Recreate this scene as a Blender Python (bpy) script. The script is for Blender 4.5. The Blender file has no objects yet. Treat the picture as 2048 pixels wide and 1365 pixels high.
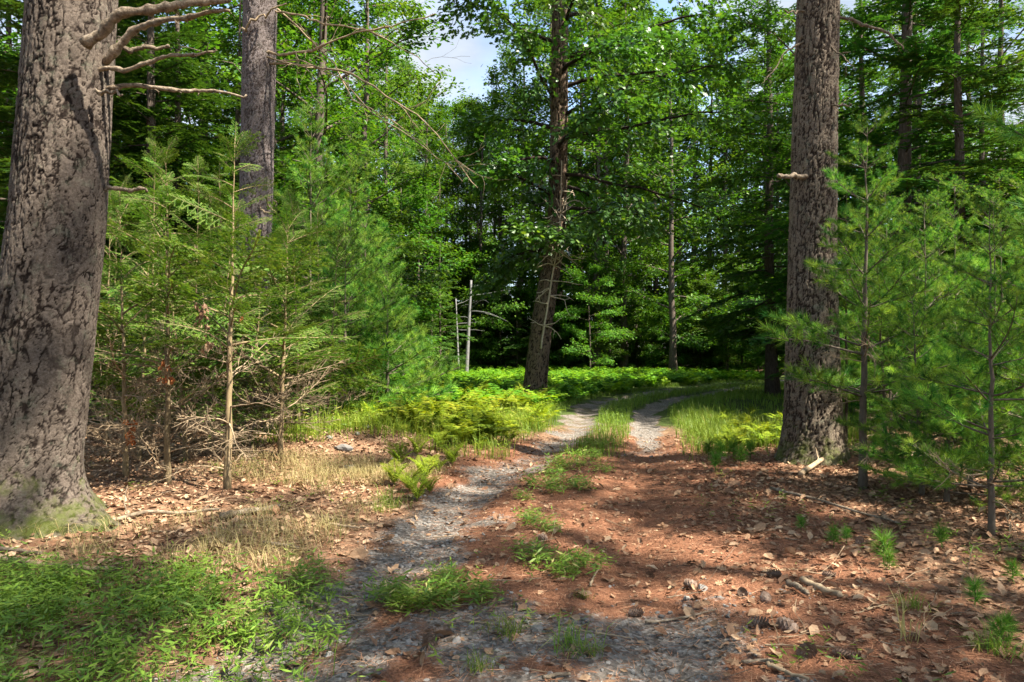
import bpy, math
import numpy as np
from mathutils import Vector, Matrix, Euler

# ------------------------------------------------------------------ camera, sky, sun, exposure
scn = bpy.context.scene
COL = scn.collection
R = math.radians
CAM_H = 1.70
cam_d = bpy.data.cameras.new('camera')
cam_d.sensor_width = 36.0
cam_d.lens = 24.0
cam_d.clip_start = 0.05
cam_d.clip_end = 2000
cam = bpy.data.objects.new('camera', cam_d)
COL.objects.link(cam)
cam.location = (0, 0, CAM_H)
cam.rotation_euler = (R(90 + 0.94), 0, 0)
scn.camera = cam

SUN_AZ, SUN_EL = R(116), R(55)
SUN_DIR = Vector((math.sin(SUN_AZ) * math.cos(SUN_EL), math.cos(SUN_AZ) * math.cos(SUN_EL), math.sin(SUN_EL)))
w = bpy.data.worlds.new('World')
scn.world = w
w.use_nodes = True
nt = w.node_tree
nt.nodes.clear()
wo = nt.nodes.new('ShaderNodeOutputWorld')
bg = nt.nodes.new('ShaderNodeBackground')
bg.inputs['Strength'].default_value = 0.11
sky = nt.nodes.new('ShaderNodeTexSky')
sky.sky_type = 'NISHITA'
sky.sun_disc = False
sky.sun_elevation = SUN_EL
sky.sun_rotation = SUN_AZ
sky.air_density = 1.0
sky.dust_density = 1.2
tc = nt.nodes.new('ShaderNodeTexCoord')
mp = nt.nodes.new('ShaderNodeMapping')
mp.inputs['Scale'].default_value = (1, 1, 2.2)
cn = nt.nodes.new('ShaderNodeTexNoise')
cn.inputs['Scale'].default_value = 3.2
cn.inputs['Detail'].default_value = 9
cn.inputs['Roughness'].default_value = 0.55
cr = nt.nodes.new('ShaderNodeValToRGB')
cr.color_ramp.elements[0].position = 0.38
cr.color_ramp.elements[1].position = 0.60
cs = nt.nodes.new('ShaderNodeTexNoise')
cs.inputs['Scale'].default_value = 6.0
cs.inputs['Detail'].default_value = 6
cc = nt.nodes.new('ShaderNodeValToRGB')
cc.color_ramp.elements[0].position = 0.35
cc.color_ramp.elements[0].color = (1.3, 1.62, 2.1, 1)
cc.color_ramp.elements[1].position = 0.65
cc.color_ramp.elements[1].color = (2.2, 2.35, 2.55, 1)
mx = nt.nodes.new('ShaderNodeMixRGB')
L = nt.links.new
L(tc.outputs['Generated'], mp.inputs['Vector'])
L(mp.outputs['Vector'], cn.inputs['Vector'])
L(mp.outputs['Vector'], cs.inputs['Vector'])
L(cn.outputs['Fac'], cr.inputs['Fac'])
L(cs.outputs['Fac'], cc.inputs['Fac'])
L(cr.outputs['Color'], mx.inputs['Fac'])
L(sky.outputs['Color'], mx.inputs['Color1'])
L(cc.outputs['Color'], mx.inputs['Color2'])
L(mx.outputs['Color'], bg.inputs['Color'])
L(bg.outputs['Background'], wo.inputs['Surface'])

sl = bpy.data.lights.new('sun', 'SUN')
sl.energy = 5.0
sl.angle = R(0.53)
sl.color = (1.0, 0.93, 0.80)
sun = bpy.data.objects.new('sun', sl)
COL.objects.link(sun)
sun.rotation_euler = SUN_DIR.to_track_quat('Z', 'Y').to_euler()
sun.location = (20, -5, 30)

vs = scn.view_settings
vs.view_transform = 'Standard'
vs.look = 'None'
vs.exposure = 1.98
vs.gamma = 1.0
vs.use_curve_mapping = False
cy = scn.cycles
cy.use_denoising = True
cy.denoising_input_passes = 'RGB_ALBEDO_NORMAL'
cy.max_bounces = 4
cy.diffuse_bounces = 3
cy.glossy_bounces = 2
cy.transmission_bounces = 4
cy.transparent_max_bounces = 4
cy.caustics_reflective = False
cy.caustics_refractive = False
cy.use_adaptive_sampling = True
cy.adaptive_threshold = 0.015
cy.sample_clamp_indirect = 6
cy.debug_use_spatial_splits = True

# ------------------------------------------------------------------ helpers
F, HY, CX = 1365.0, 705.0, 1024.0          # focal length in photo pixels, horizon row, centre column


def rng(s):
    return np.random.default_rng(s)


def gp(px, py):
    """a ground point seen at this column and row of the photograph"""
    d = CAM_H * F / (py - HY)
    return ((px - CX) / F * d, d)


def col_at(px, d):
    return ((px - CX) / F * d, d)


def up_at(px, py, d):
    return np.array([(px - CX) / F * d, d, CAM_H + (HY - py) / F * d])


def hsh(ix, iy, iz=0, seed=0):
    with np.errstate(over='ignore'):
        a = (ix.astype(np.int64) * 374761393 + iy.astype(np.int64) * 668265263 + np.asarray(iz, dtype=np.int64) * 1440662683 + seed * 974634777) & 0xFFFFFFFF
        a = ((a ^ (a >> 13)) * 1274126177) & 0xFFFFFFFF
        a = ((a ^ (a >> 16)) * 2246822519) & 0xFFFFFFFF
        a = a ^ (a >> 15)
    return (a & 0xFFFFFF) / float(0xFFFFFF)


def vn2(x, y, seed=0):
    x = np.asarray(x, float); y = np.asarray(y, float)
    ix = np.floor(x); iy = np.floor(y)
    fx = x - ix; fy = y - iy
    fx = fx * fx * (3 - 2 * fx); fy = fy * fy * (3 - 2 * fy)
    ix = ix.astype(np.int64); iy = iy.astype(np.int64)
    a = hsh(ix, iy, 0, seed); b = hsh(ix + 1, iy, 0, seed)
    c = hsh(ix, iy + 1, 0, seed); d = hsh(ix + 1, iy + 1, 0, seed)
    return (a * (1 - fx) + b * fx) * (1 - fy) + (c * (1 - fx) + d * fx) * fy


def fbm2(x, y, seed=0, o=4):
    s = 0; a = 0.5
    for k in range(o):
        s = s + a * (vn2(x, y, seed + k * 17) - 0.5)
        x = x * 2.03 + 3.1; y = y * 2.03 + 1.7; a *= 0.5
    return s


def vn3(x, y, z, seed=0):
    ix = np.floor(x); iy = np.floor(y); iz = np.floor(z)
    f = [x - ix, y - iy, z - iz]
    fx, fy, fz = [t * t * (3 - 2 * t) for t in f]
    ix = ix.astype(np.int64); iy = iy.astype(np.int64); iz = iz.astype(np.int64)
    o = 0
    for dz, wz in ((0, 1 - fz), (1, fz)):
        for dy, wy in ((0, 1 - fy), (1, fy)):
            for dx, wx in ((0, 1 - fx), (1, fx)):
                o = o + hsh(ix + dx, iy + dy, iz + dz, seed) * wx * wy * wz
    return o


def worley3(x, y, z, seed=0):
    ix = np.floor(x).astype(np.int64); iy = np.floor(y).astype(np.int64); iz = np.floor(z).astype(np.int64)
    f1 = np.full(x.shape, 9.0); f2 = np.full(x.shape, 9.0); cid = np.zeros(x.shape)
    for dx in (-1, 0, 1):
        for dy in (-1, 0, 1):
            for dz in (-1, 0, 1):
                jx, jy, jz = ix + dx, iy + dy, iz + dz
                px = jx + hsh(jx, jy, jz, seed); py = jy + hsh(jx, jy, jz, seed + 1); pz = jz + hsh(jx, jy, jz, seed + 2)
                d = np.sqrt((px - x) ** 2 + (py - y) ** 2 + (pz - z) ** 2)
                m = d < f1
                f2 = np.where(m, f1, np.minimum(f2, d))
                cid = np.where(m, hsh(jx, jy, jz, seed + 3), cid)
                f1 = np.where(m, d, f1)
    return f1, f2, cid


def sstep(a, b, x):
    t = np.clip((x - a) / (b - a), 0, 1)
    return t * t * (3 - 2 * t)


def unit(v):
    v = np.asarray(v, float)
    return v / np.maximum(np.linalg.norm(v, axis=-1, keepdims=True), 1e-9)


def frames(d, roll=0.0):
    """rotation matrices: local x along d, local z as near to up as it gets, then rolled"""
    x = unit(d)
    up = np.zeros_like(x); up[..., 2] = 1
    y = np.cross(up, x)
    bad = np.linalg.norm(y, axis=-1) < 1e-3
    y[bad] = (0, 1, 0)
    y = unit(y); z = np.cross(x, y)
    c = np.cos(roll)[..., None] if np.ndim(roll) else np.cos(roll)
    s = np.sin(roll)[..., None] if np.ndim(roll) else np.sin(roll)
    return np.stack([x, y * c + z * s, z * c - y * s], axis=-1)


class MB:
    """collects triangles; build() links them as one mesh object"""
    def __init__(self):
        self.v = []; self.f = []; self.r = []; self.m = []; self.n = 0

    def add(self, v, f, r=None, m=0):
        v = np.asarray(v, float).reshape(-1, 3); f = np.asarray(f, np.int64).reshape(-1, 3)
        if len(f) == 0: return
        self.v.append(v); self.f.append(f + self.n); self.n += len(v)
        self.r.append(np.full(len(f), 0.5) if r is None else np.broadcast_to(np.asarray(r, float), (len(f),)))
        self.m.append(np.full(len(f), m, np.int32))

    def inst(self, tv, tf, Rm, T, S=None, r=None, m=0):
        k = len(T); n = len(tv)
        if k == 0: return
        v = np.einsum('kij,nj->kni', Rm, tv)
        if S is not None:
            S = np.asarray(S, float)
            v = v * (S[:, None, None] if S.ndim == 1 else S[:, None, :])
        v = v + np.asarray(T)[:, None, :]
        f = tf[None] + (np.arange(k) * n)[:, None, None]
        rr = np.repeat(r if r is not None else rng(k).random(k), len(tf))
        self.add(v.reshape(-1, 3), f.reshape(-1, 3), rr, m)

    def arrays(self):
        return np.concatenate(self.v), np.concatenate(self.f), np.concatenate(self.r), np.concatenate(self.m)

    def mesh(self, name, mats, smooth=False, attrs=None):
        v, f, r, m = self.arrays()
        return mesh_np(name, v, f, mats, r, m, smooth, attrs)


def mesh_np(name, v, f, mats, r=None, m=None, smooth=False, attrs=None):
    me = bpy.data.meshes.new(name)
    nv, nf = len(v), len(f)
    me.vertices.add(nv)
    me.vertices.foreach_set('co', np.ascontiguousarray(v, np.float32).ravel())
    me.loops.add(nf * 3)
    me.loops.foreach_set('vertex_index', np.ascontiguousarray(f, np.int32).ravel())
    me.polygons.add(nf)
    me.polygons.foreach_set('loop_start', np.arange(0, nf * 3, 3, dtype=np.int32))
    me.polygons.foreach_set('loop_total', np.full(nf, 3, np.int32))
    for mt in (mats if isinstance(mats, (list, tuple)) else [mats]):
        me.materials.append(mt)
    if m is not None:
        me.polygons.foreach_set('material_index', np.ascontiguousarray(m, np.int32))
    me.polygons.foreach_set('use_smooth', np.full(nf, bool(smooth)))
    if r is not None:
        at = me.attributes.new('rnd', 'FLOAT', 'FACE')
        at.data.foreach_set('value', np.ascontiguousarray(r, np.float32))
    for k, a in (attrs or {}).items():
        at = me.attributes.new(k, 'FLOAT', 'POINT')
        at.data.foreach_set('value', np.ascontiguousarray(a, np.float32))
    me.update(calc_edges=True)
    return me


def link(name, me, parent=None, loc=(0, 0, 0), rot=(0, 0, 0), sc=1.0):
    o = bpy.data.objects.new(name, me)
    COL.objects.link(o)
    o.location = loc
    o.rotation_euler = rot
    o.scale = (sc, sc, sc) if np.isscalar(sc) else sc
    if parent is not None:
        o.parent = parent
    return o


def tag(o, label=None, cat=None, group=None, kind=None):
    if label: o['label'] = label
    if cat: o['category'] = cat
    if group: o['group'] = group
    if kind: o['kind'] = kind
    return o


def tube(pts, rad, n=6, twist=0.0):
    pts = np.asarray(pts, float); rad = np.asarray(rad, float)
    k = len(pts)
    t = unit(np.gradient(pts, axis=0))
    ref = np.array([0.0, 0, 1.0]) if abs(t[:, 2]).mean() < 0.8 else np.array([0.0, 1.0, 0])
    a = unit(np.cross(t, ref)); b = np.cross(t, a)
    th = np.linspace(0, 2 * np.pi, n, endpoint=False)
    v = pts[:, None] + rad[:, None, None] * (a[:, None] * np.cos(th)[None, :, None] + b[:, None] * np.sin(th)[None, :, None])
    v = v.reshape(-1, 3)
    i = np.arange(k - 1)[:, None] * n; j = np.arange(n)[None]; j2 = (j + 1) % n
    q = np.stack([i + j, i + j2, i + n + j2, i + n + j], -1).reshape(-1, 4)
    f = np.concatenate([q[:, [0, 1, 2]], q[:, [0, 2, 3]]])
    # caps
    v = np.concatenate([v, pts[:1], pts[-1:]])
    c0, c1 = len(v) - 2, len(v) - 1
    jj = np.arange(n)
    f = np.concatenate([f, np.stack([np.full(n, c0), (jj + 1) % n, jj], -1),
                        np.stack([np.full(n, c1), (k - 1) * n + jj, (k - 1) * n + (jj + 1) % n], -1)])
    return v, f


def wander(p0, d0, length, n, g, droop=0.0, jit=0.12):
    """a crooked path from p0: droop bends it down (negative: up)"""
    p = [np.asarray(p0, float)]; d = unit(np.asarray(d0, float)); st = length / n
    for i in range(n):
        d = unit(d + g.normal(0, jit, 3) + np.array([0, 0, -droop / n]))
        p.append(p[-1] + d * st)
    return np.array(p)


def smooth_path(pts, n):
    pts = np.asarray(pts, float)
    s = np.concatenate([[0], np.cumsum(np.linalg.norm(np.diff(pts, axis=0), axis=1))])
    u = np.linspace(0, s[-1], n)
    q = np.stack([np.interp(u, s, pts[:, k]) for k in range(3)], -1)
    for _ in range(2):
        q[1:-1] = (q[:-2] + 2 * q[1:-1] + q[2:]) / 4
    return q


# ------------------------------------------------------------------ materials
def new_mat(name):
    m = bpy.data.materials.new(name)
    m.use_nodes = True
    m.node_tree.nodes.clear()
    return m, m.node_tree


def nd(t, typ, **kw):
    n = t.nodes.new(typ)
    for k, v in kw.items():
        if k in n.inputs: n.inputs[k].default_value = v
        else: setattr(n, k, v)
    return n


def ramp(t, fac, stops):
    r = t.nodes.new('ShaderNodeValToRGB')
    e = r.color_ramp.elements
    while len(e) < len(stops): e.new(0.5)
    for i, (p, c) in enumerate(stops):
        e[i].position = p
        e[i].color = (*c, 1) if len(c) == 3 else c
    t.links.new(fac, r.inputs['Fac'])
    return r.outputs['Color']


def mixc(t, fac, a, b, mode='MIX'):
    n = t.nodes.new('ShaderNodeMixRGB')
    n.blend_type = mode
    for key, s in (('Fac', fac), ('Color1', a), ('Color2', b)):
        if hasattr(s, 'is_linked'): t.links.new(s, n.inputs[key])
        elif np.isscalar(s): n.inputs[key].default_value = s
        else: n.inputs[key].default_value = (*s, 1)
    return n.outputs['Color']


def leaf_mat(name, stops, trans=0.38, tcol=(1.3, 1.25, 0.45), rough=0.5, spec=0.3, objvar=0.25):
    """a two-sided leaf: gloss on top, sunlight soaking through"""
    m, t = new_mat(name)
    at = nd(t, 'ShaderNodeAttribute', attribute_name='rnd')
    c = ramp(t, at.outputs['Fac'], stops)
    oi = nd(t, 'ShaderNodeObjectInfo')
    hv = nd(t, 'ShaderNodeHueSaturation')
    ma = nd(t, 'ShaderNodeMapRange')
    ma.inputs['To Min'].default_value = 1 - objvar; ma.inputs['To Max'].default_value = 1 + objvar
    t.links.new(oi.outputs['Random'], ma.inputs['Value'])
    t.links.new(ma.outputs['Result'], hv.inputs['Value'])
    mh = nd(t, 'ShaderNodeMapRange')
    mh.inputs['To Min'].default_value = 0.485; mh.inputs['To Max'].default_value = 0.515
    t.links.new(oi.outputs['Random'], mh.inputs['Value'])
    t.links.new(mh.outputs['Result'], hv.inputs['Hue'])
    t.links.new(c, hv.inputs['Color'])
    c = hv.outputs['Color']
    p = nd(t, 'ShaderNodeBsdfPrincipled', Roughness=rough)
    p.inputs['Specular IOR Level'].default_value = spec
    t.links.new(c, p.inputs['Base Color'])
    tr = nd(t, 'ShaderNodeBsdfTranslucent')
    t.links.new(mixc(t, 1.0, c, tcol, 'MULTIPLY'), tr.inputs['Color'])
    mxs = nd(t, 'ShaderNodeMixShader', Fac=trans)
    t.links.new(p.outputs[0], mxs.inputs[1]); t.links.new(tr.outputs[0], mxs.inputs[2])
    o = nd(t, 'ShaderNodeOutputMaterial')
    t.links.new(mxs.outputs[0], o.inputs['Surface'])
    return m


def plain_mat(name, stops, scale=8.0, rough=0.9, bump=0.3, stretch=(1, 1, 1), attr=True, detail=6):
    m, t = new_mat(name)
    tcn = nd(t, 'ShaderNodeTexCoord')
    mpn = nd(t, 'ShaderNodeMapping'); mpn.inputs['Scale'].default_value = stretch
    t.links.new(tcn.outputs['Object'], mpn.inputs['Vector'])
    n = nd(t, 'ShaderNodeTexNoise', Scale=scale, Detail=detail, Roughness=0.65)
    t.links.new(mpn.outputs['Vector'], n.inputs['Vector'])
    fac = n.outputs['Fac']
    if attr:
        at = nd(t, 'ShaderNodeAttribute', attribute_name='rnd')
        ad = nd(t, 'ShaderNodeMath', operation='MULTIPLY_ADD')
        t.links.new(at.outputs['Fac'], ad.inputs[0]); ad.inputs[1].default_value = 0.6
        sb = nd(t, 'ShaderNodeMath', operation='MULTIPLY'); sb.inputs[1].default_value = 0.6
        t.links.new(n.outputs['Fac'], sb.inputs[0]); t.links.new(sb.outputs[0], ad.inputs[2])
        s2 = nd(t, 'ShaderNodeMath', operation='SUBTRACT'); s2.inputs[1].default_value = 0.1
        t.links.new(ad.outputs[0], s2.inputs[0])
        fac = s2.outputs[0]
    c = ramp(t, fac, stops)
    oi = nd(t, 'ShaderNodeObjectInfo')
    ma = nd(t, 'ShaderNodeMapRange'); ma.inputs['To Min'].default_value = 0.8; ma.inputs['To Max'].default_value = 1.2
    t.links.new(oi.outputs['Random'], ma.inputs['Value'])
    hv = nd(t, 'ShaderNodeHueSaturation')
    t.links.new(ma.outputs['Result'], hv.inputs['Value']); t.links.new(c, hv.inputs['Color'])
    p = nd(t, 'ShaderNodeBsdfPrincipled', Roughness=rough)
    p.inputs['Specular IOR Level'].default_value = 0.2
    t.links.new(hv.outputs['Color'], p.inputs['Base Color'])
    b = nd(t, 'ShaderNodeBump', Strength=bump, Distance=0.02)
    t.links.new(n.outputs['Fac'], b.inputs['Height']); t.links.new(b.outputs[0], p.inputs['Normal'])
    o = nd(t, 'ShaderNodeOutputMaterial')
    t.links.new(p.outputs[0], o.inputs['Surface'])
    return m


def bark_mat(name, plate, plate2, furrow, moss=0.0, lichen=0.0, fine=60.0):
    """near bark: 'plate' is the raised-plate measure of the carved mesh, 'moss' the foot of the trunk"""
    m, t = new_mat(name)
    pl = nd(t, 'ShaderNodeAttribute', attribute_name='plate')
    ci = nd(t, 'ShaderNodeAttribute', attribute_name='cell')
    ft = nd(t, 'ShaderNodeAttribute', attribute_name='foot')
    tcn = nd(t, 'ShaderNodeTexCoord')
    n = nd(t, 'ShaderNodeTexNoise', Scale=fine, Detail=6, Roughness=0.7)
    t.links.new(tcn.outputs['Object'], n.inputs['Vector'])
    n2 = nd(t, 'ShaderNodeTexNoise', Scale=3.0, Detail=5, Roughness=0.6)
    t.links.new(tcn.outputs['Object'], n2.inputs['Vector'])
    c = mixc(t, ci.outputs['Fac'], plate, plate2)
    c = mixc(t, ramp(t, n2.outputs['Fac'], [(0.35, (0, 0, 0)), (0.7, (1, 1, 1))]), c, [x * 1.25 for x in plate])
    c = mixc(t, ramp(t, pl.outputs['Fac'], [(0.25, (0, 0, 0)), (0.8, (1, 1, 1))]), furrow, c)
    spk = ramp(t, n.outputs['Fac'], [(0.32, (0.50, 0.48, 0.46)), (0.68, (1.3, 1.3, 1.3))])
    c = mixc(t, 1.0, c, spk, 'MULTIPLY')
    if lichen:
        n3 = nd(t, 'ShaderNodeTexNoise', Scale=7.0, Detail=8, Roughness=0.75)
        t.links.new(tcn.outputs['Object'], n3.inputs['Vector'])
        lf = ramp(t, n3.outputs['Fac'], [(0.55, (0, 0, 0)), (0.72, (lichen,) * 3)])
        c = mixc(t, lf, c, (0.24, 0.27, 0.19))
    if moss:
        n4 = nd(t, 'ShaderNodeTexNoise', Scale=5.0, Detail=7, Roughness=0.7)
        t.links.new(tcn.outputs['Object'], n4.inputs['Vector'])
        ml = nd(t, 'ShaderNodeMath', operation='MULTIPLY_ADD')
        t.links.new(ft.outputs['Fac'], ml.inputs[0]); ml.inputs[1].default_value = 0.42
        t.links.new(n4.outputs['Fac'], ml.inputs[2])
        mf = ramp(t, ml.outputs[0], [(0.80, (0, 0, 0)), (0.98, (moss,) * 3)])
        c = mixc(t, mf, c, (0.085, 0.105, 0.02))
    p = nd(t, 'ShaderNodeBsdfPrincipled', Roughness=0.92)
    p.inputs['Specular IOR Level'].default_value = 0.15
    t.links.new(c, p.inputs['Base Color'])
    nb = nd(t, 'ShaderNodeTexNoise', Scale=fine * 0.45, Detail=8, Roughness=0.8)
    t.links.new(tcn.outputs['Object'], nb.inputs['Vector'])
    b = nd(t, 'ShaderNodeBump', Strength=0.9, Distance=0.03)
    t.links.new(nb.outputs['Fac'], b.inputs['Height']); t.links.new(b.outputs[0], p.inputs['Normal'])
    o = nd(t, 'ShaderNodeOutputMaterial')
    t.links.new(p.outputs[0], o.inputs['Surface'])
    return m


M = {}
M['bark_pine_big'] = bark_mat('bark_pine_big', (0.145, 0.116, 0.094), (0.062, 0.048, 0.038), (0.022, 0.0145, 0.011), moss=0.75, lichen=0.35)
M['bark_pine_dark'] = bark_mat('bark_pine_dark', (0.15, 0.125, 0.12), (0.115, 0.095, 0.09), (0.06, 0.045, 0.04), lichen=0.2)
M['bark_pine_right'] = bark_mat('bark_pine_right', (0.175, 0.14, 0.105), (0.11, 0.087, 0.065), (0.035, 0.024, 0.018), moss=0.8, lichen=0.5)
M['bark_oak'] = bark_mat('bark_oak', (0.15, 0.105, 0.072), (0.10, 0.07, 0.05), (0.03, 0.02, 0.015), moss=0.5, lichen=0.35)
M['bark_far'] = plain_mat('bark_far', [(0.3, (0.045, 0.034, 0.027)), (0.55, (0.11, 0.085, 0.068)), (0.8, (0.19, 0.16, 0.135))], 9, 0.95, 0.6, (3, 3, 0.6), attr=False)
M['bark_pale'] = plain_mat('bark_pale', [(0.3, (0.12, 0.12, 0.118)), (0.7, (0.26, 0.255, 0.245))], 8, 0.9, 0.4, (2, 2, 0.7), attr=False)
M['bark_sapling'] = plain_mat('bark_sapling', [(0.3, (0.13, 0.095, 0.05)), (0.7, (0.27, 0.20, 0.11))], 22, 0.9, 0.4, (1, 1, 0.4), attr=False)
M['bark_sapling_dark'] = plain_mat('bark_sapling_dark', [(0.3, (0.075, 0.06, 0.045)), (0.7, (0.15, 0.12, 0.09))], 22, 0.9, 0.4, (1, 1, 0.4), attr=False)
M['dead_wood'] = plain_mat('dead_wood', [(0.3, (0.06, 0.045, 0.032)), (0.5, (0.17, 0.13, 0.09)), (0.72, (0.32, 0.265, 0.20))], 22, 0.95, 1.0, (1, 1, 1), attr=False)
M['vine'] = plain_mat('vine', [(0.3, (0.26, 0.20, 0.14)), (0.7, (0.46, 0.38, 0.28))], 14, 0.9, 0.3, (1, 1, 1), attr=False)
M['dead_twig'] = plain_mat('dead_twig', [(0.3, (0.16, 0.115, 0.07)), (0.7, (0.36, 0.27, 0.175))], 14, 0.9, 0.3, (1, 1, 1), attr=False)
M['leaf_broad'] = leaf_mat('leaf_broad', [(0.0, (0.030, 0.090, 0.012)), (0.6, (0.065, 0.155, 0.016)), (1.0, (0.13, 0.22, 0.022))], 0.42, spec=0.2, rough=0.45)
M['leaf_oak'] = leaf_mat('leaf_oak', [(0.0, (0.034, 0.095, 0.016)), (0.7, (0.075, 0.165, 0.022)), (1.0, (0.15, 0.24, 0.03))], 0.40, spec=0.6, rough=0.40, objvar=0.12)
M['leaf_light'] = leaf_mat('leaf_light', [(0.0, (0.05, 0.12, 0.018)), (0.6, (0.085, 0.175, 0.022)), (1.0, (0.15, 0.22, 0.03))], 0.45, spec=0.15)
M['leaf_hemlock'] = leaf_mat('leaf_hemlock', [(0.0, (0.022, 0.075, 0.016)), (0.6, (0.048, 0.125, 0.022)), (1.0, (0.10, 0.19, 0.025))], 0.32, (1.25, 1.2, 0.5), 0.6, 0.10)
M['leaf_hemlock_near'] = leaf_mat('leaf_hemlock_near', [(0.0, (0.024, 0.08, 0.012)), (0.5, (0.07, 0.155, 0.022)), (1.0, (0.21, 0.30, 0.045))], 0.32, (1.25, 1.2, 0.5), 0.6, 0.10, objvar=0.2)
M['leaf_pine'] = leaf_mat('leaf_pine', [(0.0, (0.028, 0.11, 0.018)), (0.5, (0.095, 0.225, 0.032)), (1.0, (0.28, 0.43, 0.06))], 0.32, (1.25, 1.2, 0.5), 0.6, 0.10, objvar=0.2)
M['leaf_fern'] = leaf_mat('leaf_fern', [(0.0, (0.10, 0.18, 0.014)), (0.6, (0.22, 0.29, 0.022)), (1.0, (0.40, 0.42, 0.045))], 0.42, (1.2, 1.15, 0.4), 0.6, 0.15, objvar=0.25)
M['leaf_fern_deep'] = leaf_mat('leaf_fern_deep', [(0.0, (0.06, 0.18, 0.014)), (0.6, (0.13, 0.28, 0.02)), (1.0, (0.26, 0.40, 0.03))], 0.42, (1.2, 1.15, 0.4), 0.6, 0.15)
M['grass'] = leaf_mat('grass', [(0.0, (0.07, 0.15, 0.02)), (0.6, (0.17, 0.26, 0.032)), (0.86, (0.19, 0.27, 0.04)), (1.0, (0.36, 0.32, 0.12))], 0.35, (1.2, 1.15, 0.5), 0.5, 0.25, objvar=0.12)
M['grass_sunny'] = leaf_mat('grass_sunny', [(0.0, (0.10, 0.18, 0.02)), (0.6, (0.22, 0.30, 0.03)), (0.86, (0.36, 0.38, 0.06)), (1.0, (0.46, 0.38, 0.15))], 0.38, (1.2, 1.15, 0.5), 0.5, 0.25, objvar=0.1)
M['grass_dry'] = leaf_mat('grass_dry', [(0.0, (0.20, 0.22, 0.06)), (0.5, (0.40, 0.33, 0.15)), (1.0, (0.58, 0.46, 0.25))], 0.35, (1.1, 1.05, 0.8), 0.6, 0.2)
M['leaf_dead'] = plain_mat('leaf_dead', [(0.0, (0.06, 0.036, 0.024)), (0.3, (0.16, 0.085, 0.048)), (0.6, (0.29, 0.175, 0.10)), (0.85, (0.42, 0.29, 0.18)), (1.0, (0.55, 0.45, 0.34))], 30, 0.75, 0.2)
M['leaf_rust'] = plain_mat('leaf_rust', [(0.0, (0.20, 0.06, 0.02)), (1.0, (0.48, 0.17, 0.05))], 30, 0.75, 0.2)
M['needle'] = plain_mat('needle', [(0.0, (0.035, 0.018, 0.012)), (0.35, (0.17, 0.072, 0.036)), (0.65, (0.29, 0.135, 0.07)), (1.0, (0.58, 0.38, 0.24))], 3, 0.7, 0.0)
M['stone'] = plain_mat('stone', [(0.0, (0.09, 0.083, 0.075)), (0.5, (0.20, 0.185, 0.168)), (1.0, (0.42, 0.39, 0.35))], 25, 0.85, 0.3)
M['cone'] = plain_mat('cone', [(0.0, (0.10, 0.06, 0.04)), (0.6, (0.22, 0.15, 0.11)), (1.0, (0.34, 0.27, 0.22))], 25, 0.9, 0.4)

# ------------------------------------------------------------------ the ground
LTR = np.array([(-1.5, -8), (-1.45, 0), (-1.4, 3.3), (-1.3, 3.9), (-1.1, 4.7), (-0.76, 6.7), (-0.36, 9.1), (1.2, 14), (1.9, 18), (2.35, 20.9), (3.3, 24), (4.9, 27), (9.1, 33.6), (11.6, 37), (17, 42), (30, 49), (60, 58)])
RTR = np.array([(0.7, -8), (0.8, 0), (0.9, 3.3), (0.95, 4.7), (1.15, 6.7), (1.7, 9.1), (2.8, 14), (3.4, 17.4), (3.9, 20), (4.7, 22), (5.8, 24.6), (10.4, 32), (12.9, 35.2), (18, 40), (31, 47), (61, 56)])


def poly_dist(x, y, P):
    best = np.full(np.shape(x), 1e9)
    for a, b in zip(P[:-1], P[1:]):
        ab = b - a
        t = np.clip(((x - a[0]) * ab[0] + (y - a[1]) * ab[1]) / (ab @ ab), 0, 1)
        best = np.minimum(best, np.hypot(x - a[0] - t * ab[0], y - a[1] - t * ab[1]))
    return best


CTR = np.array([((np.interp(y, LTR[:, 1], LTR[:, 0]) + np.interp(y, RTR[:, 1], RTR[:, 0])) / 2, y) for y in [-8, 0, 3.3, 4.7, 6.7, 9.1, 14, 17.4, 20, 22, 24.4, 32, 36, 41, 48, 57]])


def height(x, y):
    x = np.asarray(x, float); y = np.asarray(y, float)
    dl, dr, dc = poly_dist(x, y, LTR), poly_dist(x, y, RTR), poly_dist(x, y, CTR)
    road = sstep(2.6, 1.2, dc)
    h = 0.5 * fbm2(x * 0.16, y * 0.16, 3, 4) * sstep(1.0, 5.0, dc)
    h = h + 0.10 * fbm2(x * 0.9, y * 0.9, 8, 3) * (1 - 0.6 * road)
    h = h - 0.085 * np.exp(-(dl / 0.36) ** 2) - 0.075 * np.exp(-(dr / 0.36) ** 2)
    h = h + 0.30 * np.exp(-(((x + 2.5) / 1.5) ** 2 + ((y - 11.6) / 1.2) ** 2))      # low bank beside the trail
    h = h + 0.10 * np.exp(-(((x + 4.5) / 1.4) ** 2 + ((y - 6.4) / 1.4) ** 2))
    h = h + 0.12 * np.exp(-(((x - 4.6) / 1.5) ** 2 + ((y - 10) / 1.5) ** 2))
    h = h + 2.5 * sstep(60, 130, y) + 0.02 * (vn2(x * 5, y * 5, 4) - 0.5)
    return h


def H1(x, y):
    return float(height(np.array([x]), np.array([y]))[0])


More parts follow.
